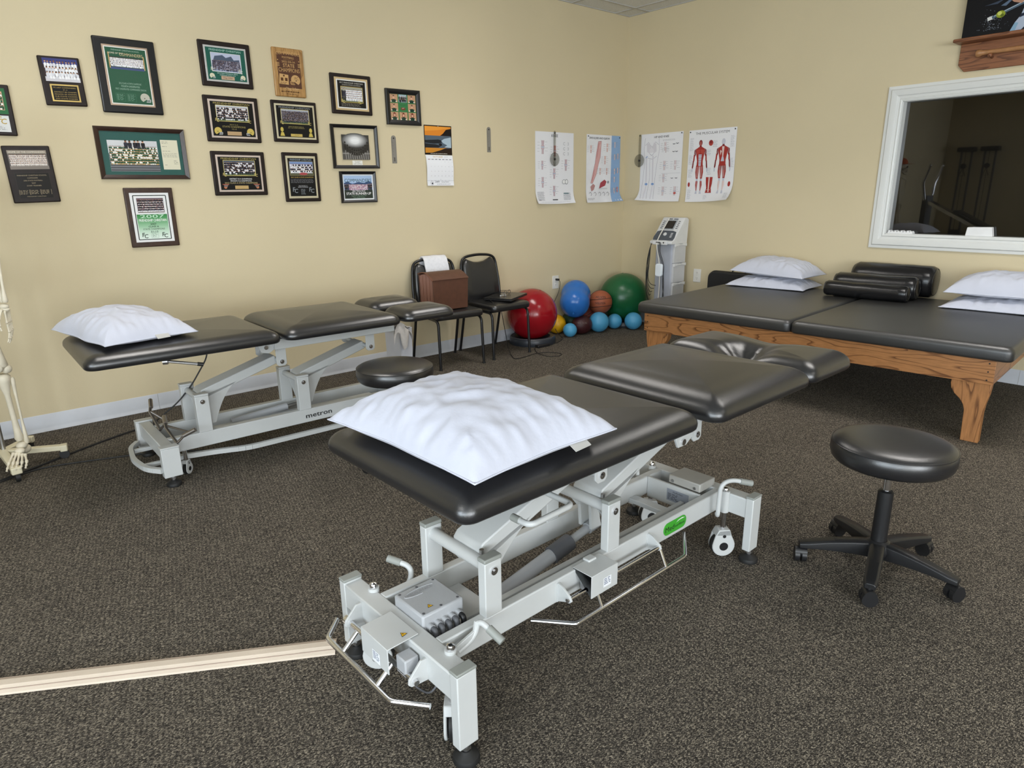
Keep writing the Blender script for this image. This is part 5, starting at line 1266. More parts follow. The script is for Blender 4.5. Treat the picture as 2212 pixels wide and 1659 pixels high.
p = Print(.0202); a, b = .098, .130; p.rect(-a, -b, a, b, '#0c0c0d'); p.text('FRIENDSHIP CHRISTIAN', 0, b - .016, .011, '#8e9aa3', width=.16, bold=.02); p.rect(-.088, .012, .088, .108, '#7c93c0'); p.rect(-.088, .012, .088, .05, '#5a5a44'); p.team(-.084, .028, .084, .092, 3, 13, WHITES + DARKS, WHITES, 21); p.disc(.012, .024, .032, '#a8484c', ry=.009); p.frame(-.088, .012, .088, .108, .002, '#9a8a55')
p.text('2013 CLASS A STATE CHAMPIONS', 0, -.004, .008, '#c9a95a', width=.17, bold=.02); p.lines(-.088, .088, -.016, 4, .0075, .003, '#6f6f74', 22, .05); p.text('FINAL RECORD 15-0', 0, -.062, .006, '#cfcfd2', width=.065); p.text('REGION CHAMPIONS', 0, -.071, .006, '#cfcfd2', width=.075)
p.logo_fc(-.062, -.098, .030, '#8d9296'); p.logo_fc(.062, -.098, .030, '#8d9296'); p.lines(-.018, .018, -.085, 5, .008, .003, '#8d9296', 8); p.build('print', t, PRINTG)
t = plate_plaque('M', 2.599, 2.078, .330, .274, 'dark plaque with tan mat around white jersey team photo', M('tan_mat_board', '#c9b083', .6), .270, .222)
p = Print(.0202); p.rect(-.122, -.098, .122, .098, '#e4e2dc'); p.rect(-.112, -.090, .112, .090, '#120f0e'); p.text('2017 FRIENDSHIP CHRISTIAN', 0, .072, .010, '#b9b5ac', width=.19, bold=.02); p.text('DIVISION II STATE CHAMPIONS', 0, .058, .009, '#b9b5ac', width=.15, bold=.02)
p.rect(-.088, -.055, .088, .050, '#a8a89a'); p.rect(-.088, -.055, .088, -.025, '#6c7250'); p.team(-.05, -.045, .084, .035, 4, 10, WHITES, WHITES, 23); p.team(-.085, -.045, -.05, .048, 1, 3, DARKS, DARKS, 24); p.frame(-.088, -.055, .088, .050, .004, '#b0974e'); p.logo_fc(-.075, -.055, .02, '#d8c880'); p.logo_fc(.06, -.055, .02, '#d8c880'); p.lines(-.09, .09, -.066, 3, .008, .003, '#8d877c', 26, .2); p.build('print', t, PRINTG)
# N: black frame with eight portraits round a football
t = on_left('framed_photo', 3.044, 2.019, 'black frame with grid of portraits on green ground', 'framed picture', G1, radians(.6))
moulding(t, .312, .260, .036, BLKF, .024); MB().box(-.13, .13, -.105, .105, 0, .004).build('backing', BLKF, t)
p = Print(.0045); p.rect(-.122, -.096, .122, .096, '#2f7a46')
for i in range(3):
    for j in range(3):
        cx, cy = -.081 + .081 * i, .064 - .064 * j
        if (i, j) == (1, 1):
            p.text('42 Senior 2011', cx, cy + .014, .006, '#14301e'); p.disc(cx, cy - .010, .022, '#7a3f2a', ry=.011); p.line([(cx - .010, cy - .007), (cx + .010, cy - .004)], .0025, '#efe6da'); continue
        if (i, j) == (1, 0):
            p.rect(cx - .036, cy - .028, cx + .036, cy + .028, '#bcd0dc'); p.team(cx - .034, cy - .027, cx + .034, cy + .018, 2, 6, DARKS, DARKS, 31); continue
        p.rect(cx - .036, cy - .029, cx + .036, cy + .029, '#c49a78'); hr = '#3a1f16' if j < 2 else '#7a2f1c'
        if j == 2: p.disc(cx, cy + .006, .013, hr, ry=.020)
        p.poly([(cx - .026, cy - .029), (cx + .026, cy - .029), (cx + .021, cy - .012), (cx + .007, cy - .007), (cx - .007, cy - .007), (cx - .021, cy - .012)], '#183a2c'); p.disc(cx, cy + .006, .0085, '#d9ac92', ry=.012)
        p.poly([(cx - .0088, cy + .011), (cx - .004, cy + .0135), (cx + .004, cy + .0135), (cx + .0088, cy + .011), (cx + .006, cy + .020), (cx - .006, cy + .020)], hr); p.lines(cx - .02, cx + .014, cy + .024, 1, .005, .002, '#2a1a14', i * 3 + j)
        for s in (-1, 1): p.disc(cx + s * .022, cy - .023, .005, '#ece8e0')
p.build('print', t); pane(t, .244, .192, .012)
# O: black frame, floating black-and-white photo between glass, wall shows through
t = on_left('framed_photo', 2.603, 1.715, 'black frame with black and white photo floating in clear glass', 'framed picture', G1, radians(.6))
moulding(t, .386, .311, .024, BLKF, .022)
p = Print(.0060); p.rect(-.110, -.092, .118, .085, '#3a3836'); 
for k in range(14): f = k / 13; c_ = '#%02x%02x%02x' % tuple(int(70 + 175 * f ** .8) for _ in range(3)); p.disc(.0, .045, .112 * (1 - f * .72), c_, ry=.052 * (1 - f * .6) if f < 1 else .01, seg=24) if True else None
p.rect(-.110, -.092, .118, -.035, '#55524f'); p.rect(-.110, -.052, .118, -.044, '#8a8783')
for k in range(11):
    f = k / 10; x = -.085 + .185 * f; y = .030 - .058 * (1 - (2 * f - 1) ** 2); h_ = .055 - .02 * (1 - (2 * f - 1) ** 2)
    p.poly([(x - .007, y - h_), (x + .007, y - h_), (x + .009, y - .012), (x - .009, y - .012)], '#23211f'); p.disc(x, y, .006, '#1a1918', ry=.008); p.line([(x, y - h_), (x + .004, -.09)], .004, '#a5a29e')
p.build('photo', t); 
p = Print(.0062); p.rect(-.035, -.131, .050, -.098, '#eceae2'); p.text('2013 CLASS A', .008, -.107, .006, '#333333'); p.text('FOOTBALL', .008, -.116, .006, '#333333'); p.text('STATE CHAMPIONS', .008, -.126, .006, '#333333', width=.07); p.build('caption_card', t)
pane(t, .340, .265, .009)
# P: state runner-up
t = on_left('framed_photo', 2.605, 1.424, 'small black frame with state runner-up team photo', 'framed picture', G1, radians(.3))
moulding(t, .304, .230, .022, BLKF, .020); MB().box(-.132, .132, -.095, .095, 0, .004).build('backing', BLKF, t)
p = Print(.0045); p.rect(-.130, -.093, .130, .093, '#eef0f2'); p.rect(-.120, -.084, .120, .084, '#7f9ccc'); p.rect(-.120, .03, .120, .084, '#a9c3e4'); p.poly([(-.12, .03), (-.09, .042), (-.05, .022), (.0, .038), (.05, .03), (.09, .045), (.12, .03), (.12, 0), (-.12, 0)], '#35507a'); p.rect(-.12, -.084, .12, -.02, '#23302a')
p.text('COMMANDERS', 0, .036, .026, '#1f4a48', width=.225, bold=.03); p.team(-.08, -.022, .08, .022, 3, 15, ('#d9b8c8', '#e8dce6', '#b98da8'), ('#a87a94', '#e0d0dc'), 33); p.team(-.118, -.022, -.08, .024, 2, 4, DARKS, DARKS, 34); p.team(.08, -.022, .118, .024, 2, 4, DARKS, DARKS, 35)
p.text('2022 TSSAA DII-A', 0, -.034, .011, '#f2f2f2', width=.11, bold=.03); p.text('STATE RUNNER-UP', 0, -.056, .018, '#f6f6f6', width=.21, bold=.04); p.text('Team PT Oleg Urban PT', 0, -.069, .008, '#8fb096', width=.13, shear=.3); p.text('Urban Physical Therapy', 0, -.080, .007, '#8fb096', width=.10, shear=.3); p.build('print', t); pane(t, .262, .188, .010)

# rulers
def ruler(x, z, label):
    t = on_left('steel_ruler', x, z, label, 'ruler', 'steel rulers hung on the picture wall')
    pts = [(-.021, -.104), (.021, -.104), (.021, .083)] + [(.021 * cos(a), .083 + .021 * sin(a)) for a in [pi * k / 8 for k in range(1, 8)]] + [(-.021, .083)]
    MB().prism(pts, 'z', .001, .003).build('blade', M('dull_steel', '#8f8b84', .4, metal=.3), t)
    p = Print(.0031); p.disc(0, .083, .006, '#26221c')
    for k in range(15): p.rect(-.020, -.095 + k * .011, -.020 + (.014 if k % 2 else .009), -.0938 + k * .011, '#4a463f'); p.rect(.012, -.095 + k * .011, .020, -.0938 + k * .011, '#4a463f')
    p.rect(-.004, -.09, .004, -.06, '#4a463f'); p.build('markings', t); MB().sphere((0, .083, .006), .0045, 10, 8).build('pin', BLACKPL, t)
ruler(2.942, 1.706, 'short steel ruler pinned beside the framed photo column')
ruler(3.905, 1.813, 'short steel ruler pinned between the calendar and posters')

# calendar
t = on_left('wall_calendar', 3.367, 1.667, 'wall calendar with sunset beach picture open at October', 'calendar')
def cal_def(x, y, z):
    d = 0.0
    if y < .005: d += .012 * sin(min(1, (.005 - y) / .2) * pi * .9) + .006 * max(0, -y - .17) / .06
    return (x + (.004 if y < .005 else 0), y, z + d + .002)
p = Print(0); nx = 8
p.rect(-.137, .008, .137, .236, '#1a1412', nx, 10); p.rect(-.130, .155, .130, .228, '#d8842c', nx, 4); p.poly([(-.130, .190), (.0, .200), (.06, .210), (.130, .222), (.130, .228), (-.130, .228)], '#e89a3a'); p.poly([(.02, .158), (.05, .175), (.08, .205), (.130, .215), (.130, .155)], '#191210')
p.rect(-.130, .06, .130, .157, '#53616e', nx, 4); p.poly([(-.13, .12), (.0, .128), (.06, .118), (.02, .10), (-.04, .095), (-.13, .10)], '#1f2328'); p.poly([(.13, .148), (.06, .135), (.03, .118), (.05, .10), (.09, .085), (.06, .07), (.13, .065)], '#a9bcc8'); p.poly([(-.13, .095), (-.03, .09), (.03, .08), (.0, .065), (-.13, .06)], '#232427'); p.poly([(.0, .095), (.03, .10), (.04, .085), (.02, .075)], '#141416')
p.poly([(-.13, .062), (.05, .062), (.09, .068), (.02, .045), (-.06, .025), (-.13, .022)], '#c7862f'); p.poly([(.13, .066), (.06, .05), (-.08, .018), (-.13, .012), (.13, .012)], '#2a1c12'); p.lines(-.08, .09, .016, 1, .01, .003, '#e6e0d4', 3, .05)
p.rect(-.134, -.236, .134, .004, '#e9eaee', nx, 12); p.text('OCTOBER', -.015, -.014, .013, '#c2a04e', width=.10); p.text('2025', .065, -.014, .013, '#c9c9c9', width=.04)
for k in range(7):
    p.rect(-.118 + k * .0355, -.030, -.095 + k * .0355, -.026, '#7a2c22' if k == 0 else '#2c3a4a')
dn = 1
for r_ in range(5):
    for k in range(7):
        if r_ == 0 and k < 3: continue
        if dn > 31: break
        p.text(str(dn), -.092 + k * .0355, -.050 - r_ * .037, .0055, '#8a2c22' if k == 0 else '#4a5058'); dn += 1
p.line([(-.134, -.196), (.134, -.196)], .002, '#b9bcc4'); p.disc(-.088, -.216, .016, '#5c6068'); p.disc(-.088, -.216, .0145, '#e9eaee'); p.disc(-.086, -.218, .008, '#44474e'); p.text('DRM', -.035, -.212, .014, '#3c4048', shear=.4); p.text('Group Medical', .045, -.210, .008, '#3c4048', width=.075, bold=.02); p.lines(-.04, .10, -.226, 1, .008, .003, '#777a80', 5, .05); p.disc(0, -.186, .002, '#55585e')
p.build('print', t, PRINT, cal_def)
q = MB(); q.grid(lambda i, j: cal_def(-.137 + .274 * i, .008 + .228 * j, -.0006), 8, 8).build('picture_page', M('page_white', '#ecebe8', .6), t, smooth=80)
MB().grid(lambda i, j: cal_def(-.134 + .268 * i, -.236 + .242 * j, -.0006), 8, 14).build('date_page', M('page_white', '#ecebe8', .6), t, smooth=80)
MB().sphere((0, .228, .006), .004, 8, 6).build('pin', STEEL, t)

# posters
def sheet(t, w, h, df, nx=14, ny=18):
    MB().grid(lambda i, j: df(-w / 2 + w * i, -h / 2 + h * j, 0), nx, ny).grid(lambda i, j: df(w / 2 - w * i, -h / 2 + h * j, -.0006), nx, ny).build('paper', M('poster_paper', '#ebebef', .5), t, smooth=80)
def curl(w, h, bl, br, mid=0.0, a0=.22):
    def df(x, y, z):
        f = max(0.0, (a0 * h - (y + h / 2)) / (a0 * h)); s = (x / w + .5)
        k = bl * (1 - s) ** 2 + br * s ** 2 + mid
        return (x * (1 - .0 * f), y + .25 * k * f ** 3, z + .002 + .0035 * (1 + sin(x * 9 + y * 4)) * .5 + k * f * f)
    return df
def joint(p, x, y, s, c1='#8d7f88', c2='#c9b3ba', blue=True):
    """small anatomical drawing of two bones meeting"""
    s *= .8
    p.poly([(x - .3 * s, y + s), (x + .3 * s, y + s), (x + .22 * s, y + .35 * s), (x + .38 * s, y + .12 * s), (x - .38 * s, y + .12 * s), (x - .22 * s, y + .35 * s)], c2)
    p.poly([(x - .38 * s, y - .08 * s), (x + .38 * s, y - .08 * s), (x + .2 * s, y - .35 * s), (x + .22 * s, y - s), (x - .22 * s, y - s), (x - .2 * s, y - .35 * s)], c2)
    p.line([(x - .3 * s, y + s), (x - .22 * s, y + .35 * s), (x - .38 * s, y + .12 * s)], .0016, c1); p.line([(x + .3 * s, y + s), (x + .22 * s, y + .35 * s), (x + .38 * s, y + .12 * s)], .0016, c1)
    p.line([(x - .2 * s, y - s), (x - .2 * s, y - .35 * s), (x - .38 * s, y - .08 * s)], .0016, c1); p.line([(x + .2 * s, y - s), (x + .2 * s, y - .35 * s), (x + .38 * s, y - .08 * s)], .0016, c1)
    if blue: p.line([(x - .35 * s, y + .03 * s), (x + .35 * s, y + .03 * s)], .08 * s, '#5f86b4')
    r = random.Random(int(x * 1e4 + y * 1e3))
    for k in range(4): yy = y + s * (.8 - .45 * k); p.lines(x + .5 * s, x + .5 * s + .035, yy, 1, .01, .0022, '#9a9aa0', k + int(x * 100), .6); p.lines(x - .5 * s - .035, x - .5 * s, yy - .1 * s, 1, .01, .0022, '#9a9aa0', k + 7, .6)
G2 = 'anatomy posters near the corner'
PWD, PHT = .508, .658
def pins(t, w, h, ks):
    for kx, ky in ks: MB().lathe([(.0055, 0), (.006, .003), (.003, .006)], (kx, ky, .006), 12).build('push_pin', BLACKPL, t)
# knee
t = on_left('anatomy_poster', 4.711, 1.580, 'white knee anatomy poster with clear protractor arm hanging over it', 'poster', G2)
df = curl(PWD, PHT, .055, .05, -.012); sheet(t, PWD, PHT, df); p = Print(.0008); p.rect(-PWD / 2 + .001, -PHT / 2 + .001, PWD / 2 - .001, PHT / 2 - .001, '#ebebef', 14, 18)
p.text('KNEE', -.005, .285, .024, '#33333a', width=.085, bold=.02); joint(p, -.16, .19, .075); joint(p, -.165, .03, .05); joint(p, -.16, -.125, .06); joint(p, .145, .035, .065); joint(p, -.005, .16, .06, '#a0433f', '#cf8d86'); joint(p, -.01, -.045, .06); joint(p, -.01, -.205, .06)
for k in range(3):
    for s in (0, 1): p.text('3' if s else 'C', .118 + .055 * s, .215 - k * .045, .028, '#a9a9ae')
p.disc(.12, -.12, .022, '#55555c', ry=.022); p.disc(.12, -.12, .019, '#eeeeee', ry=.019); p.disc(.155, -.12, .020, '#55555c', ry=.024); p.disc(.155, -.12, .016, '#eeeeee', ry=.020)
for (x, y, n) in ((-.235, -.215, 10), (.115, -.225, 9)): p.lines(x, x + .095, y, n, .0085, .0028, '#77777d', n, .15)
p.rect(-.035, -.292, .035, -.283, '#2c2c30'); p.rect(-.228, -.293, -.195, -.288, '#2c2c30'); p.rect(.118, -.235, .185, -.222, '#7a8f94'); p.lines(-.20, .2, -.312, 1, .01, .002, '#a9a9ae', 4, .02); p.build('print', t, PRINTG, df); pins(t, PWD, PHT, ((-.005, .315),))
# shoulder and elbow
t = on_left('anatomy_poster', 5.405, 1.581, 'shoulder and elbow poster with blue side band', 'poster', G2)
df = curl(PWD, PHT, .03, .07, -.008); sheet(t, PWD, PHT, df); p = Print(.0008)
p.rect(.115, -PHT / 2, PWD / 2, PHT / 2, '#8fb0d8', 4, 18); p.text('SHOULDER AND ELBOW', -.065, .288, .019, '#1f1f24', width=.30, bold=.03)
arm = [(-.065, .265), (-.02, .27), (-.03, .12), (-.055, .05), (-.085, -.05), (-.135, -.135), (-.165, -.135), (-.135, -.04), (-.105, .06), (-.09, .15)]
p.poly([(x - .02, y) for x, y in arm], '#d9a9a6'); p.line([(x - .02, y) for x, y in arm + arm[:1]], .003, '#8d4a50'); p.line([(-.075, .25), (-.115, .05), (-.165, -.12)], .006, '#b06a6c'); p.line([(-.055, .24), (-.095, .05)], .004, '#efe2da')
for (x, y, s) in ((-.19, .19, .045), (.05, .21, .05), (.02, .09, .05), (-.05, -.02, .04), (.05, -.02, .04)): joint(p, x, y, s, '#a05a5c', '#e0c0ba', False)
p.poly([(-.06, -.19), (-.04, -.13), (.02, -.10), (.05, -.12), (.03, -.16), (-.02, -.175)], '#a8444e'); p.disc(.075, -.125, .014, '#8a8f99'); p.poly([(-.19, -.17), (-.15, -.14), (-.12, -.16), (-.14, -.20), (-.175, -.215)], '#b98a88')
for x in (-.19, -.12, -.05, .01, .07): p.line([(x - .02, -.235), (x, -.222), (x + .02, -.24), (x + .005, -.26)], .004, '#77747a')
p.lines(-.235, -.12, -.285, 3, .008, .0025, '#8a8a90', 3); p.lines(-.06, .1, -.185, 2, .008, .0025, '#8a8a90', 6)
for k, y in enumerate((.24, .12, -.02, -.10, -.21)):
    joint(p, .165, y, .035, '#a87a7c', '#e6d2cc', False)
    if k in (1, 2, 4): joint(p, .215, y + .01, .034, '#a8504e', '#d88c86' if k == 4 else '#e6d2cc', False)
p.build('print', t, PRINTG, df); pins(t, PWD, PHT, ((-.235, .312), (.238, .312)))
# hip and knee
t = on_right('anatomy_poster', 4.330, 1.585, 'hip and knee poster just right of the corner', 'poster', G2)
df = curl(PWD, PHT, .085, .03, -.008); sheet(t, PWD, PHT, df); p = Print(.0008); p.rect(-PWD / 2 + .001, -PHT / 2 + .001, PWD / 2 - .001, PHT / 2 - .001, '#ebebef', 14, 18)
p.text('HIP AND KNEE', .0, .285, .020, '#1f1f24', width=.18, bold=.03)
ln = '#a9a6b4'
for pts in ([(-.20, .29), (-.215, .19), (-.20, .05), (-.215, -.12), (-.205, -.31)], [(-.03, .29), (-.02, .17), (-.045, .04), (-.065, -.12), (-.06, -.31)], [(-.135, .09), (-.13, -.10), (-.14, -.31)], [(-.20, .22), (-.16, .25), (-.115, .20), (-.07, .25), (-.03, .22)], [(-.165, .10), (-.10, .085), (-.05, .115)]): p.line(pts, .003, ln)
p.poly([(-.18, .23), (-.145, .245), (-.12, .19), (-.14, .14), (-.175, .16)], '#d9d6dc'); p.poly([(-.06, .23), (-.09, .245), (-.115, .19), (-.09, .14), (-.055, .16)], '#d9d6dc'); p.disc(-.118, .17, .028, '#e2dfe4', ry=.022); p.line([(-.14, .14), (-.115, .12), (-.09, .14)], .004, ln)
for x0_ in (-.175, -.095): p.line([(x0_, .12), (x0_ + .004, -.14)], .012, '#dcd9e0'); p.line([(x0_ - .006, .12), (x0_ - .002, -.14)], .002, ln); p.disc(x0_ + .004, -.155, .018, '#7f9fd0', ry=.012); p.line([(x0_ + .004, -.17), (x0_ + .0, -.31)], .010, '#dcd9e0')
p.line([(-.19, .10), (-.165, .115)], .006, '#6f9ad0')
for (x, y, s, b_) in ((.05, .20, .05, False), (.06, .165, .03, False), (.05, .02, .055, True), (.18, .02, .055, False), (.045, -.10, .05, True), (.045, -.225, .055, True), (.19, -.225, .055, True)): joint(p, x, y, s, '#8f7f88', '#dccdd0', b_)
for (x, y) in ((.155, .215), (.195, .22), (.155, .145), (.19, .145), (.15, -.105), (.20, -.105)): p.line([(x - .014, y + .006), (x, y), (x + .014, y + .006)], .005, '#3a3a40')
p.disc(.192, -.245, .016, '#c0605c', ry=.012); p.line([(.02, -.055), (.245, -.055)], .0015, '#b0b0b8'); p.lines(.02, .2, .262, 2, .008, .0022, '#9a9aa0', 5)
p.build('print', t, PRINTG, df); pins(t, PWD, PHT, ((.238, .315),))
# muscular system
t = on_right('anatomy_poster', 3.755, 1.583, 'muscular system poster with two red muscle figures', 'poster', G2)
df = curl(PWD, PHT, .008, .10, 0.0, .3); sheet(t, PWD, PHT, df); p = Print(.0008); p.rect(-PWD / 2 + .001, -PHT / 2 + .001, PWD / 2 - .001, PHT / 2 - .001, '#ebebef', 14, 18)
p.text('THE MUSCULAR SYSTEM', .0, .285, .022, '#1f1f24', width=.36, bold=.03)
RD, RD2, PKW, GYB = '#a5342f', '#7d2328', '#e0c9c6', '#c3c5d4'
def muscle_man(x, back):
    s = .50                                               # figure height
    y0_ = -.262
    def Y(f): return y0_ + f * s
    def both(pts, c):
        for sg in (-1, 1): p.poly([(x + sg * q[0], Y(q[1])) for q in pts], c)
    p.disc(x, Y(.945), .019, RD2 if not back else '#c9cad6', ry=.027); p.poly([(x - .010, Y(.90)), (x + .010, Y(.90)), (x + .014, Y(.86)), (x - .014, Y(.86))], RD2)
    if not back: p.disc(x, Y(.935), .012, '#b5605a', ry=.020); p.line([(x - .008, Y(.945)), (x - .003, Y(.945))], .003, '#3a1a1a'); p.line([(x + .003, Y(.945)), (x + .008, Y(.945))], .003, '#3a1a1a')
    p.poly([(x - .052, Y(.835)), (x - .015, Y(.875)), (x + .015, Y(.875)), (x + .052, Y(.835)), (x + .042, Y(.72)), (x + .032, Y(.62)), (x + .036, Y(.52)), (x - .036, Y(.52)), (x - .032, Y(.62)), (x - .042, Y(.72))], RD)
    both([(.048, .845), (.066, .82), (.068, .76), (.058, .70), (.048, .74)], RD2); both([(.058, .72), (.070, .75), (.076, .64), (.070, .58), (.060, .64)], RD); both([(.066, .62), (.078, .63), (.086, .50), (.078, .47), (.070, .52)], RD2); both([(.076, .49), (.088, .48), (.086, .42), (.078, .42)], GYB)
    both([(.002, .54), (.038, .54), (.043, .42), (.034, .30), (.012, .30), (.006, .42)], RD); both([(.012, .30), (.032, .30), (.030, .255), (.014, .255)], GYB); both([(.012, .255), (.033, .255), (.036, .18), (.026, .08), (.018, .08)], RD if not back else PKW); both([(.016, .08), (.028, .08), (.036, .02), (.012, .02)], GYB)
    if back:
        p.poly([(x - .012, Y(.86)), (x + .012, Y(.86)), (x + .004, Y(.64)), (x - .004, Y(.64))], PKW); p.poly([(x - .018, Y(.60)), (x + .018, Y(.60)), (x + .008, Y(.68)), (x - .008, Y(.68))], GYB); p.poly([(x - .03, Y(.80)), (x - .012, Y(.78)), (x - .028, Y(.70))], PKW); both([(.002, .52), (.034, .52), (.036, .45), (.006, .44)], RD2)
    else:
        both([(.003, .83), (.044, .825), (.040, .75), (.006, .755)], '#b84a40'); p.poly([(x - .018, Y(.74)), (x + .018, Y(.74)), (x + .012, Y(.53)), (x - .012, Y(.53))], GYB)
        for k in range(4): p.line([(x - .017, Y(.72 - .045 * k)), (x + .017, Y(.72 - .045 * k))], .0022, RD); p.line([(x - .001, Y(.74)), (x - .001, Y(.54))], .002, '#8f92a4')
    for sg in (-1, 1):
        for k in range(3): p.line([(x + sg * (.010 + .009 * k), Y(.52)), (x + sg * (.014 + .006 * k), Y(.32))], .0020, PKW)
        p.line([(x + sg * .05, Y(.84)), (x + sg * .062, Y(.74))], .0022, PKW); p.line([(x + sg * .022, Y(.25)), (x + sg * .024, Y(.10))], .0022, PKW)
muscle_man(-.118, False); muscle_man(.128, True)
p.disc(-.005, .205, .024, '#b0443c', ry=.026); p.disc(-.005, .215, .016, '#8a2a2c'); p.poly([(-.038, -.10), (.036, -.10), (.032, -.16), (.024, -.20), (.034, -.245), (-.036, -.245), (-.026, -.20), (-.034, -.16)], RD); p.rect(-.008, -.24, .006, -.10, PKW)
for k in range(4): p.line([(-.03, -.125 - .03 * k), (.03, -.125 - .03 * k)], .003, PKW)
p.disc(-.225, -.165, .012, '#a5342f', ry=.022); p.disc(.215, -.165, .014, '#a5342f', ry=.024)
for (x, y, n) in ((-.235, .255, 14), (.20, .255, 12), (-.24, .10, 10), (-.24, -.03, 9), (.205, .06, 10), (-.235, -.215, 11), (-.05, -.27, 5), (.185, -.25, 7), (-.045, .14, 6), (.02, .22, 7), (-.03, -.02, 8)): p.lines(x, x + .045, y, n, .0085, .0024, '#aaaab2', n + int(abs(x) * 50), .4)
p.build('print', t, PRINTG, df); pins(t, PWD, PHT, ((-.238, .312), (.238, .312)))
# clear protractor arms
CLEAR = glass_mat('clear_acrylic_grey', tint=(.80, .80, .78), refl=1.0)
def goniometer(t, label):
    pts = [(-.014, -.150), (.014, -.150), (.014, .155)] + [(.014 * cos(a), .155 + .014 * sin(a)) for a in [pi * k / 8 for k in range(1, 8)]] + [(-.014, .155)]
    MB().prism(pts, 'z', .020, .0225).build('arm', CLEAR, t)
    MB().prism([(.062 * cos(a), -.085 + .062 * sin(a)) for a in [2 * pi * k / 40 for k in range(40)]], 'z', .0228, .0245).build('dial', CLEAR, t)
    p = Print(.0247)
    for k in range(36): a = 2 * pi * k / 36; p.line([(.052 * cos(a), -.085 + .052 * sin(a)), (.060 * cos(a), -.085 + .060 * sin(a))], .0018, '#4a4a48')
    for k in range(24): a, b_ = 2 * pi * k / 24, 2 * pi * (k + 1) / 24; p.line([(.040 * cos(a), -.085 + .040 * sin(a)), (.040 * cos(b_), -.085 + .040 * sin(b_))], .0015, '#6a6a66')
    for k in range(14): p.rect(-.012, -.01 + k * .012, -.002, -.0085 + k * .012, '#55554f')
    p.build('markings', t)
    MB().cyl((0, -.085, .022), (0, -.085, .030), .010, 14).build('rivet', BLACKPL, t); MB().sphere((0, .155, .026), .0055, 10, 8).build('pin', BLACKPL, t)
goniometer(on_left('protractor_arm', 4.690, 1.750, 'clear plastic protractor arm pinned over the knee poster', 'protractor'), '')
goniometer(on_right('protractor_arm', 4.585, 1.748, 'clear plastic protractor arm at the left edge of hip poster', 'protractor'), '')

# shelf with bat and canvas on the right wall (runs out of the picture)
sh = empty('wall_shelf', (XW - .0005, 1.82, 2.14), (0, 0, -pi / 2), 'oak wall shelf carrying a dark sports canvas', 'shelf')
# local x along the wall to the viewer's right, local y towards the wall
LS = 1.30
MB().prism([(.02, .045), (.02, .178), (LS - .02, .178), (LS - .02, .045), (LS - .06, 0), (.06, 0)], 'y', -.022, -.0).build('back_board', wood_mat('oak_shelf_back', '#8c5a3b', '#5d3722', (1.6, 16, 16), 8), sh, bevel=.003)
MB().box(0, LS, -.135, 0, .178, .200).build('shelf_board', MATS['oak_shelf_back'], sh, bevel=.007, bseg=3)
for x in (.22, LS - .22): MB().cyl((x, -.02, .070), (x, -.075, .078), .009, 12).sphere((x, -.078, .078), .014, 12, 8).build('peg', OAKS, sh)
bt = empty('baseball_bat', (XW - .0005, 1.82, 2.14), (0, 0, -pi / 2), 'pale wooden bat resting on the shelf pegs', 'bat')
BATW = M('pale_ash_wood', '#a8794f', .4, var=(30, .15))
MB().lathe([(.006, .130), (.022, .132), (.0245, .140), (.0245, .152), (.017, .165), (.0145, .20), (.0150, .35), (.019, .50), (.027, .68), (.0315, .80), (.0325, .92), (.030, .965), (.018, .978), (.004, .981)], (0, -.052, .102), 28, 'x').build('bat_body', BATW, bt, smooth=60)
cv = empty('sports_canvas', (XW - .0005, 1.82, 2.3405), (0, 0, -pi / 2), 'dark canvas print of a player striking a ball, on the shelf', 'canvas print')
MB().box(.025, 1.10, -.055, -.030, 0, .62).build('canvas_body', M('canvas_black', (.006, .006, .008), .4), cv, bevel=.002)
p = Print(0.0); p.rect(.027, .002, 1.098, .618, '#08080c')
rr = random.Random(5)
for k in range(120):
    x = .195 + rr.gauss(0, .035); y = .035 + abs(rr.gauss(0, .05)); p.disc(max(.04, x), max(.01, y), rr.uniform(.0006, .0022), rr.choice(('#9aa4b0', '#6f7c8e', '#b8c2ce')), seg=5)
p.poly([(.135, .190), (.17, .196), (.25, .215), (.21, .19)], '#3a4454'); p.poly([(.23, .175), (.27, .20), (.30, .21), (.26, .17)], '#596a80')
p.line([(.165, .104), (.195, .112)], .022, '#d8d9d6'); p.line([(.19, .110), (.52, .235)], .018, '#4f6272'); p.line([(.20, .118), (.52, .24)], .004, '#b9c6d2')
p.disc(.237, .124, .026, '#8f9c2c', ry=.022); p.disc(.230, .130, .012, '#c9cf6a'); p.disc(.246, .116, .010, '#5d6a1c')
p.poly([(.300, .004), (.325, .06), (.352, .10), (.365, .150), (.45, .21), (.62, .22), (.62, .004)], '#aeb9cb'); p.poly([(.300, .004), (.325, .06), (.345, .055), (.33, .004)], '#86a8c0'); p.poly([(.345, .085), (.375, .095), (.372, .112), (.350, .106)], '#1c2436')
p.poly([(.268, .215), (.30, .185), (.345, .17), (.375, .20), (.36, .25), (.29, .26)], '#b78a72'); p.poly([(.36, .004), (.42, .004), (.40, .05)], '#141a2a'); p.disc(.50, .44, .07, '#b98d74', ry=.09); p.poly([(.42, .47), (.58, .47), (.56, .55), (.44, .55)], '#1a2238')
o = p.build('canvas_print', cv, PRINT, loc=(0, -.0553, 0)); o.rotation_euler = (pi / 2, 0, 0)

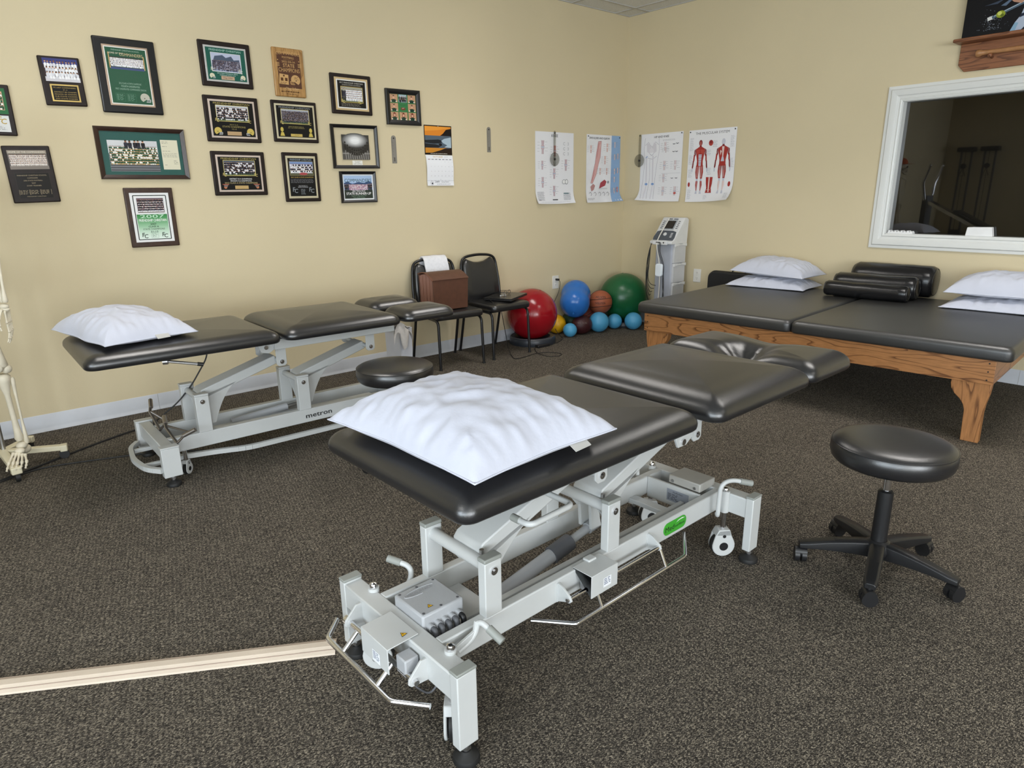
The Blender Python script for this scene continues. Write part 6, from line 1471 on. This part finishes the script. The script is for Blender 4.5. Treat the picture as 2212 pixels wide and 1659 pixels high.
# ================================================================== FLOOR THINGS
cvr = empty('cable_cover', (.745, 1.735, 0), (0, 0, atan2(2.232 - 1.735, -.078 - .745)), 'long beige floor cable cover leading to the front table', 'cable cover')
BEI = M('beige_vinyl_cover', '#cdbfae', .5, bump=(200, .2))
MB().prism([(-.040, 0), (.040, 0), (.036, .004), (.018, .011), (.012, .0145), (-.012, .0145), (-.018, .011), (-.036, .004)], 'x', 0, 1.35).build('cover_strip', BEI, cvr, smooth=20)
for s in (-1, 1): MB().box(0, 1.35, s * .0245 - .0012, s * .0245 + .0012, .0075, .0098).build('cover_groove', M('beige_groove', '#a9978a', .6), cvr)
for (nm, pts, r, lb) in (('power_cord', [(-.9, 3.62, .006), (.065, 4.05, .006), (.20, 4.12, .006), (.457, 4.274, .006), (.66, 4.38, .006), (.80, 4.42, .01), (.90, 4.45, .02)], .0055, 'thicker black cord on the carpet behind far table leg'),
                        ('power_cord', [(-.9, 3.58, .005), (.04, 4.02, .005), (.19, 4.095, .005), (.285, 4.104, .005), (.45, 4.05, .005), (.64, 3.985, .005), (.80, 3.92, .005), (1.0, 3.75, .005)], .0042, 'thinner black cord on the carpet running under far table')):
    o = MB().tube(rounded(pts, .1, 5), r, 8).build(nm, RUBBER); tag(o, lb, 'cord', 'black floor cords')
# small bin with a hanging towel past the far table's head
bn = empty('waste_bin', (2.60, 4.33, 0), (0, 0, radians(4)), 'narrow white bin behind the head of the far table', 'bin')
BINW = M('bin_white_plastic', '#c9ccd6', .5)
mb = MB(); mb.prism([(-.048, 0), (.048, 0), (.058, .40), (.054, .40), (.045, .004), (-.045, .004), (-.054, .40), (-.058, .40)], 'y', -.09, .09); mb.prism([(-.048, 0), (.048, 0), (.058, .40), (-.058, .40)], 'y', -.094, -.09); mb.prism([(-.048, 0), (.048, 0), (.058, .40), (-.058, .40)], 'y', .09, .094)
mb.build('bin_body', BINW, bn); MB().tube([(-.057, -.094, .40), (.057, -.094, .40), (.057, .094, .40), (-.057, .094, .40)], .004, 6, closed=True).build('bin_rim', BINW, bn)
t2 = empty('towel', (2.575, 4.22, 0), (0, 0, radians(0)), 'small greyish towel draped over the narrow white bin', 'towel')
def tw2(i, j):
    x = -.085 + .15 * i; y = -.02 + .012 * sin(i * 9) + .01 * sin(j * 4 + i * 3); top = .468 - .10 * abs(i - .30) ** 1.1 - .02 * i; low = .30 + .09 * abs(sin(i * 6.2)) - .05 * (i > .35) * (i < .8)
    z = top + (low - top) * j
    return (x + .02 * (j - .5) * (1 if i > .5 else -1), y - .012 * (1 - j) ** 2, z)
MB().grid(tw2, 20, 12).grid(lambda i, j: (lambda q: (q[0], q[1] + .008, q[2]))(tw2(1 - i, j)), 20, 12).build('towel_front', TOWELG, t2, smooth=80)
MB().grid(lambda i, j: (-.06 + .13 * i, -.01 + .16 * j, .455 - .02 * i - .04 * j + .012 * sin(i * 7) - .03 * abs(i - .3)), 12, 6).grid(lambda i, j: (.07 - .13 * i, -.01 + .16 * j, .447 - .02 * (1 - i) - .04 * j + .012 * sin((1 - i) * 7) - .03 * abs(.7 - i)), 12, 6).build('towel_back', TOWELG, t2, smooth=80)

# ================================================================== SKELETON ON ITS STAND (left edge of the picture)
BONE = M('bone_cream', '#d9d0ba', .5, var=(14, .08)); CREAM = M('cream_stand', '#d8d0b4', .4)
SK = empty('anatomical_skeleton', (.072, 4.165, .045), (0, 0, radians(-22)), 'life size anatomical skeleton at the left edge by the wall', 'skeleton')
def bone(name, a, b, r0, rm, r1, par=SK, seg=12):
    A, B = Vector(a), Vector(b); pts = [A + (B - A) * f for f in (0, .04, .12, .3, .5, .7, .88, .96, 1)]; rr = [r0 * .7, r0, r0 * .8, rm * 1.08, rm, rm * 1.05, r1 * .8, r1, r1 * .7]
    return MB().tube(pts, rr, seg).build(name, BONE, par, smooth=60)
for s in (-1, 1):
    hx = s * .095
    fe = bone('femur', (hx + s * .03, .0, .90), (s * .115, -.01, .515), .026, .0135, .034); MB().sphere((hx - s * .0, 0, .915), .024, 14, 10).build('femur_head', BONE, fe)
    for q in (-1, 1): MB().sphere((s * .115 + q * .020, .0, .510), .024, 14, 10, (1, 1.1, 1)).build('condyle', BONE, fe)
    MB().sphere((s * .115, -.038, .522), .019, 12, 8, (1, .55, 1.1)).build('kneecap', BONE, SK)
    bone('tibia', (s * .112, -.004, .484), (s * .118, .012, .125), .034, .0125, .021); bone('fibula', (s * .145, .012, .462), (s * .145, .018, .105), .012, .0058, .012)
    an = MB().sphere((s * .122, .012, .098), .026, 14, 10, (1, 1.2, .8)).sphere((s * .122, .055, .062), .024, 14, 10, (.9, 1.5, .9)).sphere((s * .122, -.03, .082), .020, 12, 8, (1.2, 1.1, .8)).build('tarsal_bones', BONE, SK, smooth=60)
    for k in range(5):
        x0_ = s * (.098 + .012 * k); x1_ = s * (.090 + .019 * k); l = (.0, .004, .002, -.006, -.016)[k]
        bone('metatarsal', (x0_, -.045, .078 - .004 * k), (x1_, -.110 + abs(l) * .5, .044), .009, .0052, .008)
        bone('toe_bone', (x1_, -.112 + abs(l) * .5, .042), (x1_ + s * .002, -.138 + abs(l), .032), .0072, .0045, .0062); bone('toe_bone', (x1_ + s * .002, -.140 + abs(l), .031), (x1_ + s * .003, -.158 + abs(l), .024), .006, .004, .005)
    # pelvis wing
    MB().grid(lambda i, j: (s * (.02 + .115 * sin(i * 1.6) * (1 - .25 * j)), .05 - .10 * i + .02 * j, .985 + .09 * sin(i * 2.4) - .16 * j * (1 - .15 * i)), 12, 10).grid(lambda i, j: (s * (.02 + .115 * sin((1 - i) * 1.6) * (1 - .25 * j) - .008), .05 - .10 * (1 - i) + .02 * j, .98 + .09 * sin((1 - i) * 2.4) - .16 * j * (1 - .15 * (1 - i))), 12, 10).build('hip_bone', BONE, SK, smooth=80)
    MB().tube([(s * .085, -.03, .90), (s * .05, -.06, .87), (s * .01, -.065, .885)], .011, 10).build('pubic_bone', BONE, SK)
    # arm
    bone('clavicle', (s * .015, -.06, 1.43), (s * .165, .0, 1.455), .010, .007, .011)
    MB().grid(lambda i, j: (s * (.07 + .085 * i * (1 - .5 * j)), .085 + .012 * sin(i * 3), 1.44 - .15 * j), 6, 8).grid(lambda i, j: (s * (.07 + .085 * (1 - i) * (1 - .5 * j)), .092 + .012 * sin((1 - i) * 3), 1.44 - .15 * j), 6, 8).build('shoulder_blade', BONE, SK, smooth=80)
    bone('humerus', (s * .178, .01, 1.42), (s * .195, .0, 1.10), .025, .0115, .024)
    bone('radius', (s * .208, -.012, 1.075), (s * .205, -.035, .845), .011, .0065, .014); bone('ulna', (s * .188, .004, 1.10), (s * .188, -.025, .845), .014, .0060, .009)
    MB().sphere((s * .197, -.036, .826), .021, 12, 8, (1, .8, .7)).sphere((s * .197, -.036, .812), .020, 12, 8, (1.1, .7, .6)).build('wrist_bones', BONE, SK)
    for k in range(5):
        f = (k - 1.5) * .0135
        if k == 0:
            bone('thumb_bone', (s * .188, -.052, .812), (s * .180, -.082, .770), .0075, .0045, .0068); bone('thumb_bone', (s * .180, -.083, .768), (s * .182, -.094, .738), .0065, .004, .0055); bone('thumb_bone', (s * .182, -.095, .736), (s * .186, -.099, .716), .0055, .0035, .0045)
        else:
            L_ = (.0, .085, .092, .085, .068)[k]; y0_ = -.062 + .018 * k
            bone('metacarpal', (s * .197, y0_, .805), (s * (.197), y0_ - .004, .745), .007, .0042, .0068)
            bone('finger_bone', (s * .197, y0_ - .004, .742), (s * .201, y0_ - .012, .742 - L_ * .48), .0063, .004, .0056); bone('finger_bone', (s * .201, y0_ - .012, .740 - L_ * .48), (s * .198, y0_ - .024, .742 - L_ * .80), .0053, .0034, .0048); bone('finger_bone', (s * .198, y0_ - .024, .740 - L_ * .80), (s * .193, y0_ - .032, .742 - L_ * 1.02), .0045, .003, .0034)
    for k in range(10):
        z = 1.42 - k * .030; w = .075 + .055 * sin(min(k, 7) / 7 * 1.6); dpt = .065 + .030 * sin(k / 9 * 2.6)
        pts = []
        for i in range(11):
            a = pi * (.5 - i / 10 * (.97 if k < 7 else .8)); pts.append((s * (w * cos(a) + .008), .03 + dpt * sin(a), z - .05 * i / 10 + .02 * (i / 10) ** 3))
        MB().tube(pts, .0048, 8).build('rib', BONE, SK)
for k in range(22): MB().lathe([(.012, 0), (.017, .003), (.015, .009), (.017, .015), (.012, .018)], (0, .05 + .018 * sin(k * .33), .965 + k * .0245), 14).build('vertebra', BONE, SK)
MB().prism([(-.018, 1.42), (.018, 1.42), (.014, 1.36), (.016, 1.25), (.006, 1.22), (-.006, 1.22), (-.016, 1.25), (-.014, 1.36)], 'y', -.072, -.062).build('breastbone', BONE, SK)
MB().prism([(-.04, .985), (.04, .985), (.02, .90), (.0, .865), (-.02, .90)], 'y', .055, .075).build('sacrum', BONE, SK)
sk = MB().sphere((0, .025, 1.635), .078, 28, 18, (.92, 1.16, 1.02)); sk.prism([(-.045, 1.60), (.045, 1.60), (.038, 1.545), (.026, 1.53), (-.026, 1.53), (-.038, 1.545)], 'y', -.068, .0); so_ = sk.build('skull', BONE, SK, bevel=.004, smooth=70)
for s in (-1, 1): MB().sphere((s * .028, -.064, 1.612), .017, 12, 8, (1, .5, .9)).build('eye_socket', M('socket_dark', (.03, .025, .02), .9), so_)
MB().prism([(-.008, 1.592), (.008, 1.592), (0, 1.572)], 'y', -.0695, -.066).build('nose_opening', M('socket_dark', (.03, .025, .02)), so_)
MB().tube([(-.05, .01, 1.56), (-.047, -.02, 1.515), (-.03, -.06, 1.502), (0, -.07, 1.50), (.03, -.06, 1.502), (.047, -.02, 1.515), (.05, .01, 1.56)], .012, 10).build('jaw', BONE, SK)
MB().cyl((0, .115, .09), (0, .115, 1.30), .011, 14).tube([(0, .115, 1.28), (0, .09, 1.30), (0, .055, 1.30)], .008, 10).build('stand_pole', STEEL, SK, (0, 0, -.045))
for k in range(5):
    a = radians(-62 + 72 * k); sx, sy = cos(a), sin(a)
    lg = MB().obox((0, .10, .085), (.27 * sx, .10 + .27 * sy, .062), .04, .028).build('stand_leg', CREAM, SK, (0, 0, -.045), bevel=.004)
    MB().obox((.25 * sx, .10 + .25 * sy, .06), (.285 * sx, .10 + .285 * sy, .06), .046, .036).build('leg_end', CREAM, lg, bevel=.005)
    MB().cyl((.265 * sx - .01 * sy, .10 + .265 * sy + .01 * sx, .024), (.265 * sx + .01 * sy, .10 + .265 * sy - .01 * sx, .024), .024, 16).cyl((.265 * sx, .10 + .265 * sy, .02), (.265 * sx, .10 + .265 * sy, .06), .007, 8).build('castor', RUBBER, lg)
cp = empty('orange_hat', (.072, 4.165, .045), (0, 0, radians(-22)), 'orange cap on the skeleton, seen reflected in the window', 'cap')
ORG = M('orange_cap_cloth', '#b5501f', .8)
MB().lathe([(.084, 1.650), (.086, 1.668), (.080, 1.70), (.062, 1.728), (.03, 1.742), (.002, 1.745)], (0, .025, 0), 28).build('crown', ORG, cp, smooth=70)
MB().prism([(.078 * cos(a), .01 + (-.085 - .075 * abs(sin(a)) * 1.0 if True else 0) * abs(sin(a))) for a in [pi + pi * k / 12 for k in range(13)]], 'z', 1.652, 1.657).build('peak', ORG, cp)

# ================================================================== BEHIND THE VIEWER'S LEFT, SEEN REFLECTED IN THE INTERIOR WINDOW
def pulley_tower(y, label):
    t = empty('pulley_tower', (X0 + .005, y, 0), (0, 0, 0), label, 'pulley tower', 'wall pulley towers')
    for s in (-1, 1): MB().cyl((.10, s * .085, .05), (.10, s * .085, 2.0), .018, 12).build('guide_post', DKGREY, t)
    MB().box(.02, .22, -.14, .14, 1.98, 2.06).build('head_box', BLACKPL, t, bevel=.008); MB().box(0, .24, -.13, .13, 0, .05).build('foot_box', BLACKPL, t, bevel=.006)
    MB().box(.05, .15, -.07, .07, .06, .55).build('weight_stack', DKGREY, t); MB().cyl((.16, 0, .5), (.16, 0, 1.98), .004, 6).build('cable', RUBBER, t)
    h = MB().tube([(.20, -.05, 1.55), (.20, .05, 1.55), (.20, 0, 1.68)], .010, 8, closed=True).build('handle', BLACKPL, t); MB().sphere((.19, 0, 1.72), .05, 14, 10).build('pulley_wheel', BLACKPL, t)
pulley_tower(4.40, 'pulley tower on the side wall nearer the corner'); pulley_tower(4.02, 'second pulley tower on the side wall beside the first')
ib = empty('incline_trainer', (-1.15, 3.70, 0), (0, 0, radians(-82)), 'inclined exercise bench with two raised chrome handles', 'exercise machine')
MB().obox((-.45, .06, 1.12), (.95, .06, .42), .035, .05).obox((-.45, -.06, 1.12), (.95, -.06, .42), .035, .05).build('incline_rail', CHROME, ib)
MB().box(-.52, -.44, -.10, .10, 0, 1.22).build('front_column', DKGREY, ib, bevel=.006); MB().box(.85, .93, -.2, .2, 0, .46).build('rear_stand', DKGREY, ib, bevel=.005)
for s in (-1, 1): MB().tube([(-.48, s * .10, 1.15), (-.50, s * .19, 1.42), (-.42, s * .20, 1.68)], .024, 12).sphere((-.42, s * .20, 1.69), .028, 12, 8).build('raised_handle', CHROME, ib)
cushion(MB(), .30, .13, .05, .03, .02).build('glide_board', VINYL, ib, (.25, 0, .82), (0, radians(26.5), 0))
pbars = empty('parallel_bars', (-1.55, 1.5, 0), (0, 0, 0), 'parallel walking bars along the side wall', 'parallel bars')
for x in (-.28, .28):
    MB().cyl((x, -1.1, 1.08), (x, .85, 1.08), .019, 14).build('hand_rail', OAKS, pbars)
    for y in (-1.0, .72): MB().cyl((x, y, 0), (x, y, 1.07), .016, 12).build('post', STEEL, pbars)
